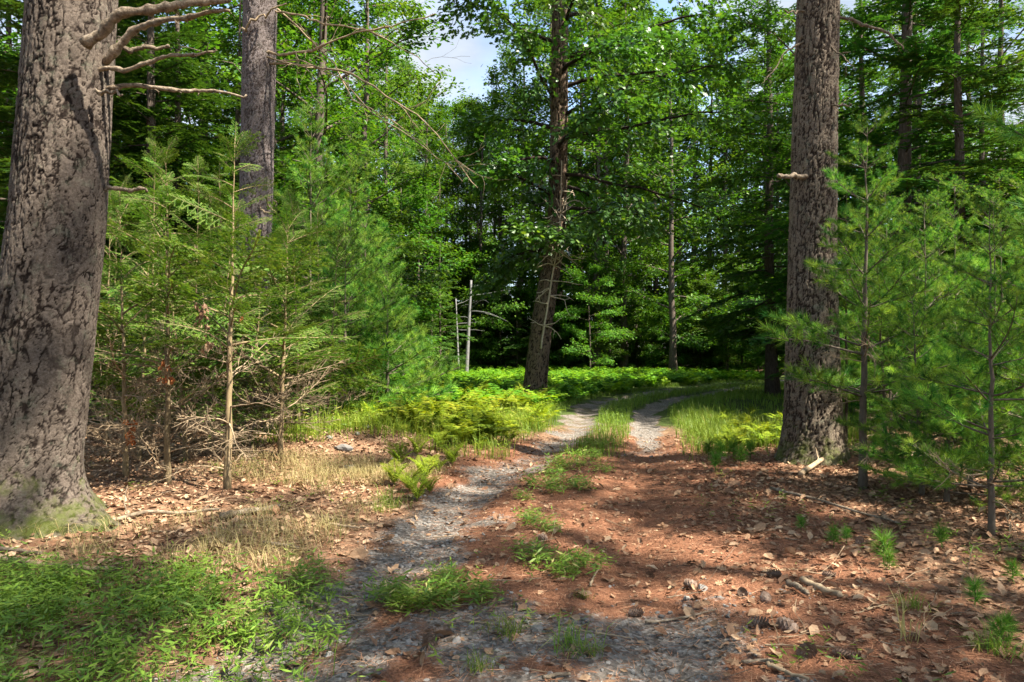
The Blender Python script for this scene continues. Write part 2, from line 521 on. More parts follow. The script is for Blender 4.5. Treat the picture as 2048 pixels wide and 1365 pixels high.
def gravel_mask(x, y):
    dl, dr = poly_dist(x, y, LTR), poly_dist(x, y, RTR)
    n = fbm2(x * 1.3, y * 1.3, 21, 4)
    a = sstep(0.75, 0.12, dl + n * 1.0) * (1 - 0.55 * sstep(-0.02, 0.14, fbm2(x * 2.6, y * 2.6, 23, 4)))
    b = sstep(0.52, 0.15, dr + n * 0.8) * np.maximum(sstep(10, 14, y), 0.9 * sstep(5.0, 3.6, y))
    c = sstep(5.4, 4.2, y + 0.8 * n) * sstep(1.9, 1.0, np.abs(x - 0.2) + n) * 0.9 * sstep(0.26, 0.0, fbm2(x * 1.9, y * 1.9, 24, 4))
    return np.clip(np.maximum(np.maximum(a, b), c), 0, 1)


def needle_mask(x, y):
    n = fbm2(x * 0.8, y * 0.8, 31, 4)
    dc = poly_dist(x, y, CTR)
    a = sstep(16, 11, y + 3 * n) * sstep(-2.2, 0.0, x + n * 2) * sstep(8, 5, x)
    a = a * sstep(3.9, 2.2, dc + n)
    return np.clip(np.maximum(a, 0.35 * sstep(15, 9, y)) * (1 - 0.6 * gravel_mask(x, y)), 0, 1)


def green_mask(x, y):
    n = fbm2(x * 0.7, y * 0.7, 41, 4)
    dc = poly_dist(x, y, CTR)
    g = sstep(13, 18, y + 3 * n) * sstep(40, 8, np.abs(x - np.interp(y, CTR[:, 1], CTR[:, 0])) + 2 * n)
    return g * (1 - gravel_mask(x, y))


def axis(segs):
    o = []
    for a, b, s in segs:
        o.append(np.arange(a, b, s))
    o.append([segs[-1][1]])
    return np.concatenate(o)


gx = axis([(-160, -30, 8), (-30, -8, 0.6), (-8, 8, 0.062), (8, 30, 0.6), (30, 160, 8)])
gy = axis([(-60, -6, 4), (-6, 2.4, 0.4), (2.4, 12, 0.06), (12, 26, 0.16), (26, 60, 0.6), (60, 220, 8)])
GX, GY = np.meshgrid(gx, gy)
GZ = height(GX, GY)
nx, ny = len(gx), len(gy)
gm, nm, gr = gravel_mask(GX, GY), needle_mask(GX, GY), green_mask(GX, GY)
GZ = GZ + gm * 0.018 * (vn2(GX * 14, GY * 14, 9) - 0.5)
gv = np.stack([GX, GY, GZ], -1).reshape(-1, 3)
i = (np.arange(ny - 1)[:, None] * nx + np.arange(nx - 1)[None]).ravel()
gf = np.concatenate([np.stack([i, i + 1, i + nx + 1], -1), np.stack([i, i + nx + 1, i + nx], -1)])


def ground_mat():
    m, t = new_mat('forest_floor')
    tcn = nd(t, 'ShaderNodeTexCoord')

    def noise(s, d=6, r=0.65, dist=0.0, sc=None):
        n = nd(t, 'ShaderNodeTexNoise', Scale=s, Detail=d, Roughness=r, Distortion=dist)
        src = tcn.outputs['Object']
        if sc:
            mm = nd(t, 'ShaderNodeMapping'); mm.inputs['Scale'].default_value = sc[0]; mm.inputs['Rotation'].default_value = (0, 0, sc[1])
            t.links.new(src, mm.inputs['Vector']); src = mm.outputs['Vector']
        t.links.new(src, n.inputs['Vector'])
        return n.outputs['Fac']
    big, fine, mid = noise(1.2), noise(55, 5, 0.7), noise(7, 7, 0.72)
    st1, st2 = noise(16, 4, 0.6, 1.5, ((1, 9, 1), 0.5)), noise(16, 4, 0.6, 1.5, ((9, 1, 1), 0.3))
    vo = nd(t, 'ShaderNodeTexVoronoi', Scale=38.0); t.links.new(tcn.outputs['Object'], vo.inputs['Vector'])
    vo2 = nd(t, 'ShaderNodeTexVoronoi', Scale=13.0); t.links.new(tcn.outputs['Object'], vo2.inputs['Vector'])
    sepv = nd(t, 'ShaderNodeSeparateColor'); t.links.new(vo.outputs['Color'], sepv.inputs[0])
    sepw = nd(t, 'ShaderNodeSeparateColor'); t.links.new(vo2.outputs['Color'], sepw.inputs[0])
    soil = ramp(t, big, [(0.3, (0.055, 0.036, 0.024)), (0.7, (0.12, 0.078, 0.05))])
    litter = ramp(t, sepw.outputs[0], [(0.0, (0.10, 0.055, 0.03)), (0.5, (0.24, 0.13, 0.075)), (1.0, (0.36, 0.23, 0.14))])
    base = mixc(t, ramp(t, fine, [(0.35, (0, 0, 0)), (0.6, (1, 1, 1))]), soil, litter)
    nee = mixc(t, 0.5, ramp(t, st1, [(0.3, (0.075, 0.034, 0.02)), (0.5, (0.175, 0.076, 0.042)), (0.7, (0.32, 0.165, 0.095))]),
               ramp(t, st2, [(0.3, (0.075, 0.034, 0.02)), (0.5, (0.175, 0.076, 0.042)), (0.7, (0.32, 0.165, 0.095))]))
    gra = ramp(t, sepv.outputs[0], [(0.0, (0.065, 0.058, 0.05)), (0.5, (0.15, 0.134, 0.116)), (1.0, (0.30, 0.275, 0.24))])
    gra = mixc(t, ramp(t, fine, [(0.35, (0.5, 0.5, 0.5)), (0.65, (0, 0, 0))]), gra, (0.15, 0.11, 0.085))
    grn = ramp(t, fine, [(0.3, (0.03, 0.05, 0.012)), (0.7, (0.075, 0.10, 0.025))])

    def masked(name):
        a = nd(t, 'ShaderNodeAttribute', attribute_name=name)
        s = nd(t, 'ShaderNodeMath', operation='MULTIPLY_ADD'); s.inputs[1].default_value = 1.3
        t.links.new(a.outputs['Fac'], s.inputs[0])
        s2 = nd(t, 'ShaderNodeMath', operation='SUBTRACT'); s2.inputs[1].default_value = 0.65
        sm = nd(t, 'ShaderNodeMath', operation='MULTIPLY_ADD'); sm.inputs[1].default_value = 1.5
        t.links.new(mid, sm.inputs[0]); t.links.new(fine, sm.inputs[2])
        s2.inputs[1].default_value = 1.40
        t.links.new(sm.outputs[0], s2.inputs[0]); t.links.new(s2.outputs[0], s.inputs[2])
        return ramp(t, s.outputs[0], [(0.25, (0, 0, 0)), (0.7, (1, 1, 1))])
    c = mixc(t, masked('needle_m'), base, nee)
    c = mixc(t, masked('green_m'), c, grn)
    c = mixc(t, masked('gravel_m'), c, gra)
    c = mixc(t, ramp(t, mid, [(0.30, (0.85, 0.85, 0.85)), (0.46, (0, 0, 0))]), c, (0.055, 0.035, 0.024))
    c = mixc(t, 0.35, c, mixc(t, 1.0, c, ramp(t, big, [(0.3, (0.6, 0.6, 0.6)), (0.7, (1.4, 1.4, 1.4))]), 'MULTIPLY'))
    p = nd(t, 'ShaderNodeBsdfPrincipled', Roughness=0.95)
    p.inputs['Specular IOR Level'].default_value = 0.1
    t.links.new(c, p.inputs['Base Color'])
    b = nd(t, 'ShaderNodeBump', Strength=0.7, Distance=0.02)
    t.links.new(fine, b.inputs['Height'])
    b2 = nd(t, 'ShaderNodeBump', Strength=0.5, Distance=0.02)
    t.links.new(vo.outputs['Distance'], b2.inputs['Height']); t.links.new(b.outputs[0], b2.inputs['Normal'])
    t.links.new(b2.outputs[0], p.inputs['Normal'])
    o = nd(t, 'ShaderNodeOutputMaterial'); t.links.new(p.outputs[0], o.inputs['Surface'])
    return m


M['ground'] = ground_mat()
ground = link('ground', mesh_np('ground', gv, gf, M['ground'], smooth=True, attrs={'gravel_m': gm.ravel(), 'needle_m': nm.ravel(), 'green_m': gr.ravel()}))
tag(ground, 'forest floor with gravel wheel tracks, rust pine needles and brown litter', None, None, 'structure')


# ------------------------------------------------------------------ templates for foliage
def fan(outline):
    o = np.asarray(outline, float)
    n = len(o)
    v = np.concatenate([[o.mean(0)], o])
    f = np.stack([np.zeros(n, int), 1 + np.arange(n), 1 + (np.arange(n) + 1) % n], -1)
    return v, f


LEAF4 = (np.array([(0, 0, 0), (0.45, 0.30, 0.05), (1, 0, -0.08), (0.45, -0.30, 0.05)]), np.array([(0, 2, 1), (0, 3, 2)]))
BLADE = (np.array([(0, 0, 0), (0.4, 0.5, 0), (1, 0, 0), (0.4, -0.5, 0)]), np.array([(0, 2, 1), (0, 3, 2)]))
NEEDLE = (np.array([(0, -0.5, 0), (0, 0.5, 0), (1, 0, 0)]), np.array([(0, 2, 1)]))
_o = [(0, 0.02), (0.12, 0.08), (0.20, 0.26), (0.30, 0.10), (0.45, 0.36), (0.56, 0.13), (0.74, 0.30), (0.80, 0.10), (1.0, 0.0)]
_ol = [(x, y, 0.10 * abs(y)) for x, y in _o] + [(x, -y, 0.10 * abs(y)) for x, y in reversed(_o[:-1])]
OAKLEAF = fan(_ol)
CURL = (np.array([(0, 0, 0.0), (0.35, 0.26, 0.13), (0.75, 0.20, 0.16), (1, 0, 0.10), (0.7, -0.24, 0.02), (0.3, -0.22, 0.12), (0.5, 0, 0.0)]),
        np.array([(6, 0, 1), (6, 1, 2), (6, 2, 3), (6, 3, 4), (6, 4, 5), (6, 5, 0)]))


def leaf_spray(mb, P, D, per, size, g, tmpl=LEAF4, m=0, flat=0.35, spread=0.35, rbias=0.0):
    """`per` leaves around each twig end P with heading D"""
    k = len(P)
    if k == 0: return
    P = np.repeat(P, per, 0); D = np.repeat(unit(D), per, 0)
    n = len(P)
    side = unit(np.cross(D, np.tile([0, 0, 1.0], (n, 1))) + 1e-6)
    t = g.uniform(-1.0, 0.6, n)[:, None]; s = g.normal(0, 0.5, n)[:, None]
    T = P + D * t * spread + side * s * spread * (1.0 - 0.4 * np.abs(t)) + np.array([0, 0, 1.0]) * g.normal(0, 0.22, n)[:, None] * spread
    d = D + side * (np.sign(s) * g.uniform(0.2, 1.3, (n, 1))) + g.normal(0, 0.3, (n, 3))
    d[:, 2] -= 0.30
    Rm = frames(d, g.normal(0, flat, n))
    rn = np.clip(np.repeat(g.normal(0.45, 0.16, k), per) + g.normal(0, 0.2, n) + rbias, 0, 1)
    mb.inst(tmpl[0], tmpl[1], Rm, T, size * g.uniform(0.65, 1.25, n), rn, m)


def broad_tree(seed, Ht, base, rad, limbs, sub, twigs, per, leaf, r0, mats, spray=0.55, up=0.55, lean=(0, 0), top=1.0):
    """trunk mesh (with its limbs) and leaf mesh of a broadleaf tree"""
    g = rng(seed)
    wood, fol = MB(), MB()
    n = 14
    z = np.linspace(0, Ht * top, n)
    tp = np.stack([lean[0] * z / Ht + np.cumsum(g.normal(0, 0.05, n)) * Ht / 20, lean[1] * z / Ht + np.cumsum(g.normal(0, 0.05, n)) * Ht / 20, z], -1)
    tp[0, :2] = 0
    tr = r0 * (1 - 0.82 * (z / z[-1])) * (1 + 0.5 * np.exp(-z / 0.35))
    tp[0, 2] = -0.3
    wood.add(*tube(tp, tr, 9))
    P, D = [], []
    ang = g.uniform(0, 6.28)
    for i in range(limbs):
        u = (i + g.uniform(0, 0.8)) / limbs
        zz = base + (Ht - base) * u
        p = np.array([np.interp(zz, z, tp[:, k]) for k in range(3)]); p[2] = zz
        ang += 2.4 + g.normal(0, 0.3)
        prof = math.sin(math.pi * (0.16 + 0.80 * u)) ** 0.7
        L_ = rad * prof * g.uniform(0.75, 1.2)
        d = np.array([math.cos(ang), math.sin(ang), up * g.uniform(0.3, 1.3) + 0.7 * u ** 2])
        lp = wander(p, d, L_, 7, g, 0.25, 0.10)
        rr = max(0.016, r0 * 0.32 * (1 - 0.6 * u))
        wood.add(*tube(lp, np.linspace(rr, 0.012, 8), 5))
        for j in range(sub):
            t = 0.25 + 0.75 * (j + g.uniform(0, 1)) / sub
            q = np.array([np.interp(t * 7, np.arange(8), lp[:, k]) for k in range(3)])
            dd = unit(lp[-1] - lp[0])
            sd = np.cross(dd, [0, 0, 1.0]) * (1 if j % 2 else -1)
            ds = dd * 0.6 + sd * g.uniform(0.4, 1.1) + np.array([0, 0, g.uniform(-0.15, 0.4)])
            ls = L_ * 0.42 * (1.15 - 0.6 * t) * g.uniform(0.7, 1.2) + 0.25
            sp = wander(q, ds, ls, 4, g, 0.3, 0.14)
            wood.add(*tube(sp, np.linspace(rr * 0.35, 0.006, 5), 3))
            for k in range(twigs):
                tt = (k + 1) / twigs
                e = np.array([np.interp(tt * 4, np.arange(5), sp[:, c]) for c in range(3)])
                P.append(e + g.normal(0, 0.12, 3) * ls * 0.5)
                D.append(unit(sp[-1] - sp[0]) + g.normal(0, 0.5, 3) * [1, 1, 0.3])
    leaf_spray(fol, np.array(P), np.array(D), per, leaf, g, spread=spray)
    return wood.mesh('broadleaf_trunk', mats[0], True), fol.mesh('broadleaf_crown', mats[1])


def hemlock_branch(seed, fine=True):
    """one flat, layered branch, one metre long, along local x: wood, needles"""
    g = rng(seed)
    wood, fol = MB(), MB()
    main = wander((0, 0, 0), (1, 0, 0.12), 1.0, 8, g, 0.35, 0.05)
    wood.add(*tube(main, np.linspace(0.011, 0.002, 9), 5))
    paths = [main[3:]]
    ns = 17 if fine else 16
    for i in range(ns):
        t = 0.14 + 0.84 * i / ns
        q = np.array([np.interp(t * 8, np.arange(9), main[:, k]) for k in range(3)])
        s = 1 if i % 2 else -1
        a = R(52 + g.normal(0, 8))
        ln = (0.46 * (1 - t) ** 0.8 * min(1, t * 3.2) + 0.07) * g.uniform(0.75, 1.2)
        sp = wander(q, (math.cos(a), s * math.sin(a), g.normal(0.0, 0.07)), ln, 4, g, 0.30, 0.07)
        if fine: wood.add(*tube(sp, np.linspace(0.0035, 0.0012, 5), 3))
        paths.append(sp)
        m = int(ln / (0.058 if fine else 0.08))
        for j in range(1, m):
            u = j / m
            q2 = np.array([np.interp(u * 4, np.arange(5), sp[:, k]) for k in range(3)])
            a2 = a * s + R(48) * (1 if j % 2 else -1)
            l2 = (0.13 * (1 - u) + 0.035) * g.uniform(0.7, 1.2)
            paths.append(wander(q2, (math.cos(a2), math.sin(a2), g.normal(-0.05, 0.08)), l2, 2, g, 0.2, 0.05))
    PP, DD, WW = [], [], []
    step = 0.0052 if fine else 0.016
    for p in paths:
        s = np.concatenate([[0], np.cumsum(np.linalg.norm(np.diff(p, axis=0), axis=1))])
        n = max(3, int(s[-1] / step))
        u = np.linspace(0, s[-1], n)
        q = np.stack([np.interp(u, s, p[:, k]) for k in range(3)], -1)
        d = unit(p[-1] - p[0])[None].repeat(n, 0)
        sd = np.cross(d, [0, 0, 1.0])
        tone = g.normal(0.45, 0.12)
        for sg in (-1, 1):
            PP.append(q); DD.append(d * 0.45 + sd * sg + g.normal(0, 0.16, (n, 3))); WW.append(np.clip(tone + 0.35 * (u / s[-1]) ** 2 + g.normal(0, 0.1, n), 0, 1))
    P, D, Wt = np.concatenate(PP), np.concatenate(DD), np.concatenate(WW)
    k = len(P)
    sc = np.stack([np.full(k, 0.018 if fine else 0.042)] * 3, -1) * g.uniform(0.7, 1.15, (k, 1))
    tv = NEEDLE[0] * np.array([1, 0.42 if fine else 0.55, 1])
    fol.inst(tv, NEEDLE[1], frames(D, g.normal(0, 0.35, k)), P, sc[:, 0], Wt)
    return wood, fol


def pine_tuft(seed, n=36, ln=0.13, wd=0.0062):
    g = rng(seed)
    mb = MB()
    th = g.uniform(0, 6.283, n); el = g.uniform(0.15, 1.35, n)
    d = np.stack([np.cos(el), np.sin(el) * np.cos(th), np.sin(el) * np.sin(th)], -1)
    T = np.stack([g.uniform(-0.06, 0.0, n), np.zeros(n), np.zeros(n)], -1)
    tv = NEEDLE[0] * np.array([1, wd / ln, 1])
    mb.inst(tv, NEEDLE[1], frames(d, g.uniform(-1.5, 1.5, n)), T, ln * g.uniform(0.7, 1.1, n), np.clip(g.normal(0.5, 0.2, n), 0, 1))
    return mb.arrays()


TUFTS = [pine_tuft(900 + k) for k in range(4)]
TUFTS_FAR = [pine_tuft(920 + k, 20, 0.14, 0.013) for k in range(3)]


def pine_branch(seed, tufts=TUFTS, ns=9, tpb=4, wr=0.012):
    """one branch of a white pine, a metre long, with needle tufts: wood, needles"""
    g = rng(seed)
    wood, fol = MB(), MB()
    main = wander((0, 0, 0), (1, 0, 0.10), 1.0, 8, g, -0.15, 0.05)
    wood.add(*tube(main, np.linspace(wr, 0.003, 9), 5))
    P, D = [], []

    def along(p, t0, k):
        n = len(p) - 1
        for u in np.linspace(t0, 1, k):
            q = np.array([np.interp(u * n, np.arange(n + 1), p[:, c]) for c in range(3)])
            P.append(q); D.append(unit(p[-1] - p[-2]) + g.normal(0, 0.25, 3) * (0 if u == 1 else 1) + np.array([0, 0, 0.15]))
    along(main, 0.5, 4)
    for i in range(ns):
        t = 0.25 + 0.7 * i / ns
        q = np.array([np.interp(t * 8, np.arange(9), main[:, k]) for k in range(3)])
        s = 1 if i % 2 else -1
        a = R(45 + g.normal(0, 10))
        ln = (0.40 * (1 - t) + 0.12) * g.uniform(0.7, 1.2)
        sp = wander(q, (math.cos(a), s * math.sin(a), g.normal(0.15, 0.12)), ln, 3, g, -0.2, 0.08)
        wood.add(*tube(sp, np.linspace(0.005, 0.002, 4), 4))
        along(sp, 0.4, tpb)
    P, D = np.array(P), np.array(D)
    tone = np.clip(g.normal(0.5, 0.26, len(P)), 0, 1)
    for i in range(len(P)):
        v, f, r, _ = tufts[i % len(tufts)]
        Rm = frames(D[i:i + 1], g.uniform(0, 6.28, 1))
        fol.add((v * g.uniform(0.75, 1.1)) @ Rm[0].T + P[i], f, np.clip(r * 0.45 + (tone[i] - 0.5) * 1.3 + 0.3, 0, 1))
    return wood, fol


def conifer(seed, Ht, base, rad, r0, mats, nb, kind, droop=0.25, shape=1.0, bare=0):
    """far conifer: trunk and one crown mesh of many branches"""
    g = rng(seed)
    wood, fol = MB(), MB()
    n = 12
    z = np.linspace(0, Ht, n)
    tp = np.stack([np.cumsum(g.normal(0, 0.02, n)) * Ht / 15, np.cumsum(g.normal(0, 0.02, n)) * Ht / 15, z], -1); tp[0, :2] = 0
    tp[0, 2] = -0.3
    wood.add(*tube(tp, r0 * (1 - 0.93 * z / Ht) * (1 + 0.4 * np.exp(-z / 0.35)), 9))
    ang = g.uniform(0, 6)
    for i in range(nb):
        u = ((i + g.uniform(0, 1)) / nb) ** 1.15
        zz = base + (Ht - base) * u * 0.985
        p = np.array([np.interp(zz, z, tp[:, k]) for k in range(3)]); p[2] = zz
        ang += 2.4 + g.normal(0, 0.4)
        ln = max(0.35, rad * (1 - u) ** shape * g.uniform(0.7, 1.15) * min(1, 0.55 + u * 4))
        d = np.array([[math.cos(ang), math.sin(ang), -droop * (1 - u) + 0.35 * u + g.normal(0, 0.08)]])
        Rm = frames(d, g.normal(0, 0.15, 1))[0]
        wv, wf, _, _ = kind[i % len(kind)][0].arrays()
        fv, ff, fr, _ = kind[i % len(kind)][1].arrays()
        wood.add(wv * ln @ Rm.T + p, wf)
        fol.add(fv * ln @ Rm.T + p, ff, np.clip(fr + g.normal(0, 0.08), 0, 1))
    for i in range(bare):
        zz = g.uniform(0.4, base + 0.7); a = g.uniform(0, 6.28)
        p = np.array([np.interp(zz, z, tp[:, 0]), np.interp(zz, z, tp[:, 1]), zz])
        q = wander(p, (math.cos(a), math.sin(a), g.normal(0, 0.2)), g.uniform(0.5, 1.8), 4, g, 0.2, 0.1)
        wood.add(*tube(q, np.linspace(0.02, 0.005, 5), 4))
    return wood.mesh('conifer_trunk', mats[0], True), fol.mesh('conifer_crown', mats[1])


HB_FAR = [hemlock_branch(60 + k, False) for k in range(4)]
PB_FAR = [pine_branch(70 + k, TUFTS_FAR, 8, 3, 0.012) for k in range(3)]


def put_tree(name, meshes, x, y, rz, sc, label, cat, group=None):
    e = link(name, None, None, (x, y, H1(x, y)), (0, 0, rz), sc)
    e.empty_display_size = 0.3
    link('trunk', meshes[0], e)
    link('crown', meshes[1], e)
    return tag(e, label, cat, group)


# ------------------------------------------------------------------ the great trunks
def great_trunk(path, rad, sides, spacing, z_fine, cell, depth, mat, seed, flare=0.35, stretch=2.6, lobes=5, gmin=0.45, crack=0.16):
    """carved bark: plates parted by furrows, roots flaring at the foot; path and radii by height"""
    path = np.asarray(path, float); rad = np.asarray(rad, float)
    z = np.concatenate([np.arange(-0.35, z_fine, spacing), np.arange(z_fine, path[-1, 2], 0.25)])
    cx = np.interp(z, path[:, 2], path[:, 0]); cyy = np.interp(z, path[:, 2], path[:, 1])
    for _ in range(60 if spacing < 0.05 else 6):
        cx[1:-1] = (cx[:-2] + 2 * cx[1:-1] + cx[2:]) / 4; cyy[1:-1] = (cyy[:-2] + 2 * cyy[1:-1] + cyy[2:]) / 4
    r = np.interp(z, path[:, 2], rad)
    th = np.linspace(0, 2 * np.pi, sides, endpoint=False)
    TH, Z = np.meshgrid(th, z)
    Rr = np.repeat(r[:, None], sides, 1)
    g = rng(seed)
    fl = np.exp(-np.clip(Z, -0.3, 50) / 0.30)
    lob = 0.0
    for k in range(2, lobes + 1):
        lob = lob + math.sin(k) * 0 + np.cos(k * TH + g.uniform(0, 6.28)) * g.uniform(0.12, 0.3)
    Rr = Rr * (1 + flare * fl * (1 + 0.9 * lob) + 0.025 * np.cos(3 * TH + 1.3 + Z * 0.2) + 0.02 * np.cos(2 * TH + Z * 0.5))
    X = np.cos(TH) * Rr; Y = np.sin(TH) * Rr
    wx = (vn3(X * 7, Y * 7, Z * 5, seed) - 0.5) + 0.6 * (vn3(X * 19, Y * 19, Z * 14, seed + 7) - 0.5) + 0.5 * (vn3(X * 55, Y * 55, Z * 40, seed + 8) - 0.5)
    wz = (vn3(X * 4 + 9, Y * 4, Z * 4, seed + 5) - 0.5) + 0.7 * (vn3(X * 15 + 9, Y * 15, Z * 10, seed + 6) - 0.5)
    f1, f2, cid = worley3((X + wx * 0.07) / cell, (Y + wx * 0.07) / cell, (Z + wz * 0.30) / (cell * stretch), seed)
    e = f2 - f1
    f1b, f2b, cidb = worley3((X + wx * 0.04) / (cell * 0.5), (Y + wx * 0.04) / (cell * 0.5), (Z + wz * 0.12) / (cell * 0.5 * stretch * 0.7), seed + 40)
    eb = f2b - f1b
    broad = vn3(X * 2.2, Y * 2.2, Z * 1.1, seed + 9)
    gate = sstep(0.22, 0.55, vn3(X * 9 + 3, Y * 9, Z * 3.5, seed + 14))
    gate2 = sstep(0.40, 0.70, vn3(X * 8 + 7, Y * 8, Z * 4, seed + 15))
    c1 = (1 - sstep(0.0, 1.0, np.clip(e / (crack * (0.6 + 0.9 * broad)), 0, 1))) * (gmin + (1 - gmin) * gate)
    c2 = (1 - sstep(0.0, 1.0, np.clip(eb / (crack * 1.1), 0, 1))) * gate2
    plate = 1 - np.clip(np.maximum(c1, 0.7 * c2), 0, 1)
    rough = vn3(X * 45, Y * 45, Z * 32, seed + 3) - 0.5
    bump = depth * (plate - 0.9 + 0.30 * (cidb - 0.5) + 0.30 * (cid - 0.5) + 0.55 * rough)
    Rr = Rr + bump
    V = np.stack([cx[:, None] + np.cos(TH) * Rr, cyy[:, None] + np.sin(TH) * Rr, Z], -1).reshape(-1, 3)
    k = len(z)
    a = (np.arange(k - 1)[:, None] * sides); j = np.arange(sides)[None]; j2 = (j + 1) % sides
    q = np.stack([a + j, a + j2, a + sides + j2, a + sides + j], -1).reshape(-1, 4)
    f = np.concatenate([q[:, [0, 1, 2]], q[:, [0, 2, 3]]])
    foot = np.clip(1 - Z / 1.1, 0, 1).ravel()
    return mesh_np('trunk', V, f, mat, None, None, True, {'plate': plate.ravel(), 'cell': np.clip(0.6 * cidb + 0.4 * cid + 0.25 * rough, 0, 1).ravel(), 'foot': foot})


def limb_along(pts, r0, r1, mat, seed, side_twigs=0, n=30, sides=9, crook=0.007, tw=0.35):
    g = rng(seed)
    p = smooth_path(pts, n)
    kn = g.normal(0, crook * 2.2, (n // 4 + 2, 3))
    p[1:-1] += g.normal(0, crook * 0.5, (n - 2, 3)) + np.stack([np.interp(np.arange(1, n - 1), np.arange(len(kn)) * 4.0, kn[:, c]) for c in range(3)], -1)
    mb = MB()
    rr = np.linspace(1, 0, n) ** 0.7 * (r0 - r1) + r1
    rr = rr * (1 + g.normal(0, 0.11, n) + 0.25 * (g.random(n) > 0.86)) * np.where(np.arange(n) < 2, 1.1, 1.0)
    rr = rr * 0.85
    mb.add(*tube(p, rr, sides))
    for k in range(side_twigs):
        i = int(g.integers(n // 4, n - 1))
        d = unit(p[min(i + 1, n - 1)] - p[i - 1]) + g.normal(0, 0.7, 3)
        L_ = tw * g.uniform(0.4, 1.2)
        q = wander(p[i], d, L_, 5, g, 0.2, 0.2)
        mb.add(*tube(q, np.linspace(rr[i] * 0.5, 0.002, 6), 4))
        for _ in range(2):
            j = int(g.integers(1, 5))
            q2 = wander(q[j], unit(q[-1] - q[0]) + g.normal(0, 0.6, 3), L_ * 0.5, 3, g, 0.1, 0.2)
            mb.add(*tube(q2, np.linspace(rr[i] * 0.3, 0.0015, 4), 3))
    return mb.mesh('dead_branch', mat, True)


def high_crown(seed, z0, z1, rad, nb, cx, cy):
    """a pine's crown far above, wispy tiers of needles"""
    g = rng(seed)
    wood, fol = MB(), MB()
    for i in range(nb):
        u = (i + g.uniform(0, 1)) / nb
        zz = z0 + (z1 - z0) * u
        a = g.uniform(0, 6.283)
        ln = rad * (1 - 0.7 * u) * g.uniform(0.6, 1.15)
        d = np.array([[math.cos(a), math.sin(a), g.uniform(-0.05, 0.35)]])
        Rm = frames(d, g.normal(0, 0.15, 1))[0]
        wv, wf, _, _ = PB_FAR[i % 3][0].arrays(); fv, ff, fr, _ = PB_FAR[i % 3][1].arrays()
        wood.add(wv * ln @ Rm.T + [cx, cy, zz], wf); fol.add(fv * ln @ Rm.T + [cx, cy, zz], ff, fr)
    return fol.mesh('crown', M['leaf_pine']), wood.mesh('limbs', M['bark_far'], True)


def rel(P, o):
    return np.asarray(P, float) - np.asarray(o, float)


# -- big pine on the left
bx, by = -4.60, 6.42
e = link('pine_tree', None, None, (bx, by, H1(bx, by)))
tag(e, 'huge grey pine trunk with plated bark, mossy foot and bare stub branches', 'tree')
link('trunk', great_trunk([(0, 0, -0.4), (0.02, 0, 0.4), (0.12, 0, 1.0), (0.24, 0, 2.0), (0.33, 0, 2.8), (0.39, 0, 3.9), (0.45, 0, 5.0), (0.7, 0, 12), (0.8, 0, 24)],
                          [0.48, 0.45, 0.435, 0.415, 0.40, 0.385, 0.375, 0.31, 0.05], 250, 0.0118, 5.3, 0.078, 0.013, M['bark_pine_big'], 11, 0.50, 4.8, 6, 0.55, 0.15), e)
o0 = (bx, by, H1(bx, by))
dbs = [([(165, 85), (195, 62), (245, 18), (330, 12), (460, -12)], [-0.42, -0.44, -0.50, -0.45, -0.3], 0.055, 0.030, 2),
       ([(205, 120), (232, 88), (262, 55), (320, 36), (455, 17)], [-0.05, -0.1, -0.12, -0.2, -0.3], 0.045, 0.014, 3),
       ([(190, 100), (240, 92), (332, 89)], [0.15, 0.2, 0.3], 0.030, 0.018, 0),
       ([(180, 140), (272, 133), (332, 115), (426, 100)], [-0.1, -0.15, -0.2, -0.2], 0.028, 0.011, 3),
       ([(180, 172), (290, 172), (380, 176), (490, 187)], [0.0, 0.0, 0.1, 0.2], 0.028, 0.010, 4),
       ([(185, 377), (230, 377), (292, 384)], [0.0, 0.05, 0.1], 0.026, 0.016, 0),
       ([(190, 178), (225, 181), (240, 187)], [-0.25, -0.3, -0.3], 0.02, 0.008, 0)]
for k, (pp, dy, ra, rb, tw) in enumerate(dbs):
    pts = [rel(up_at(px, py, by + q), o0) for (px, py), q in zip(pp, dy)]
    link('dead_branch', limb_along(pts, ra, rb, M['dead_wood'], 300 + k, tw, tw=0.12), e)
cr_, li_ = high_crown(12, 10, 24, 4.5, 46, 0.7, 0)
link('crown', cr_, e); link('limbs', li_, e)

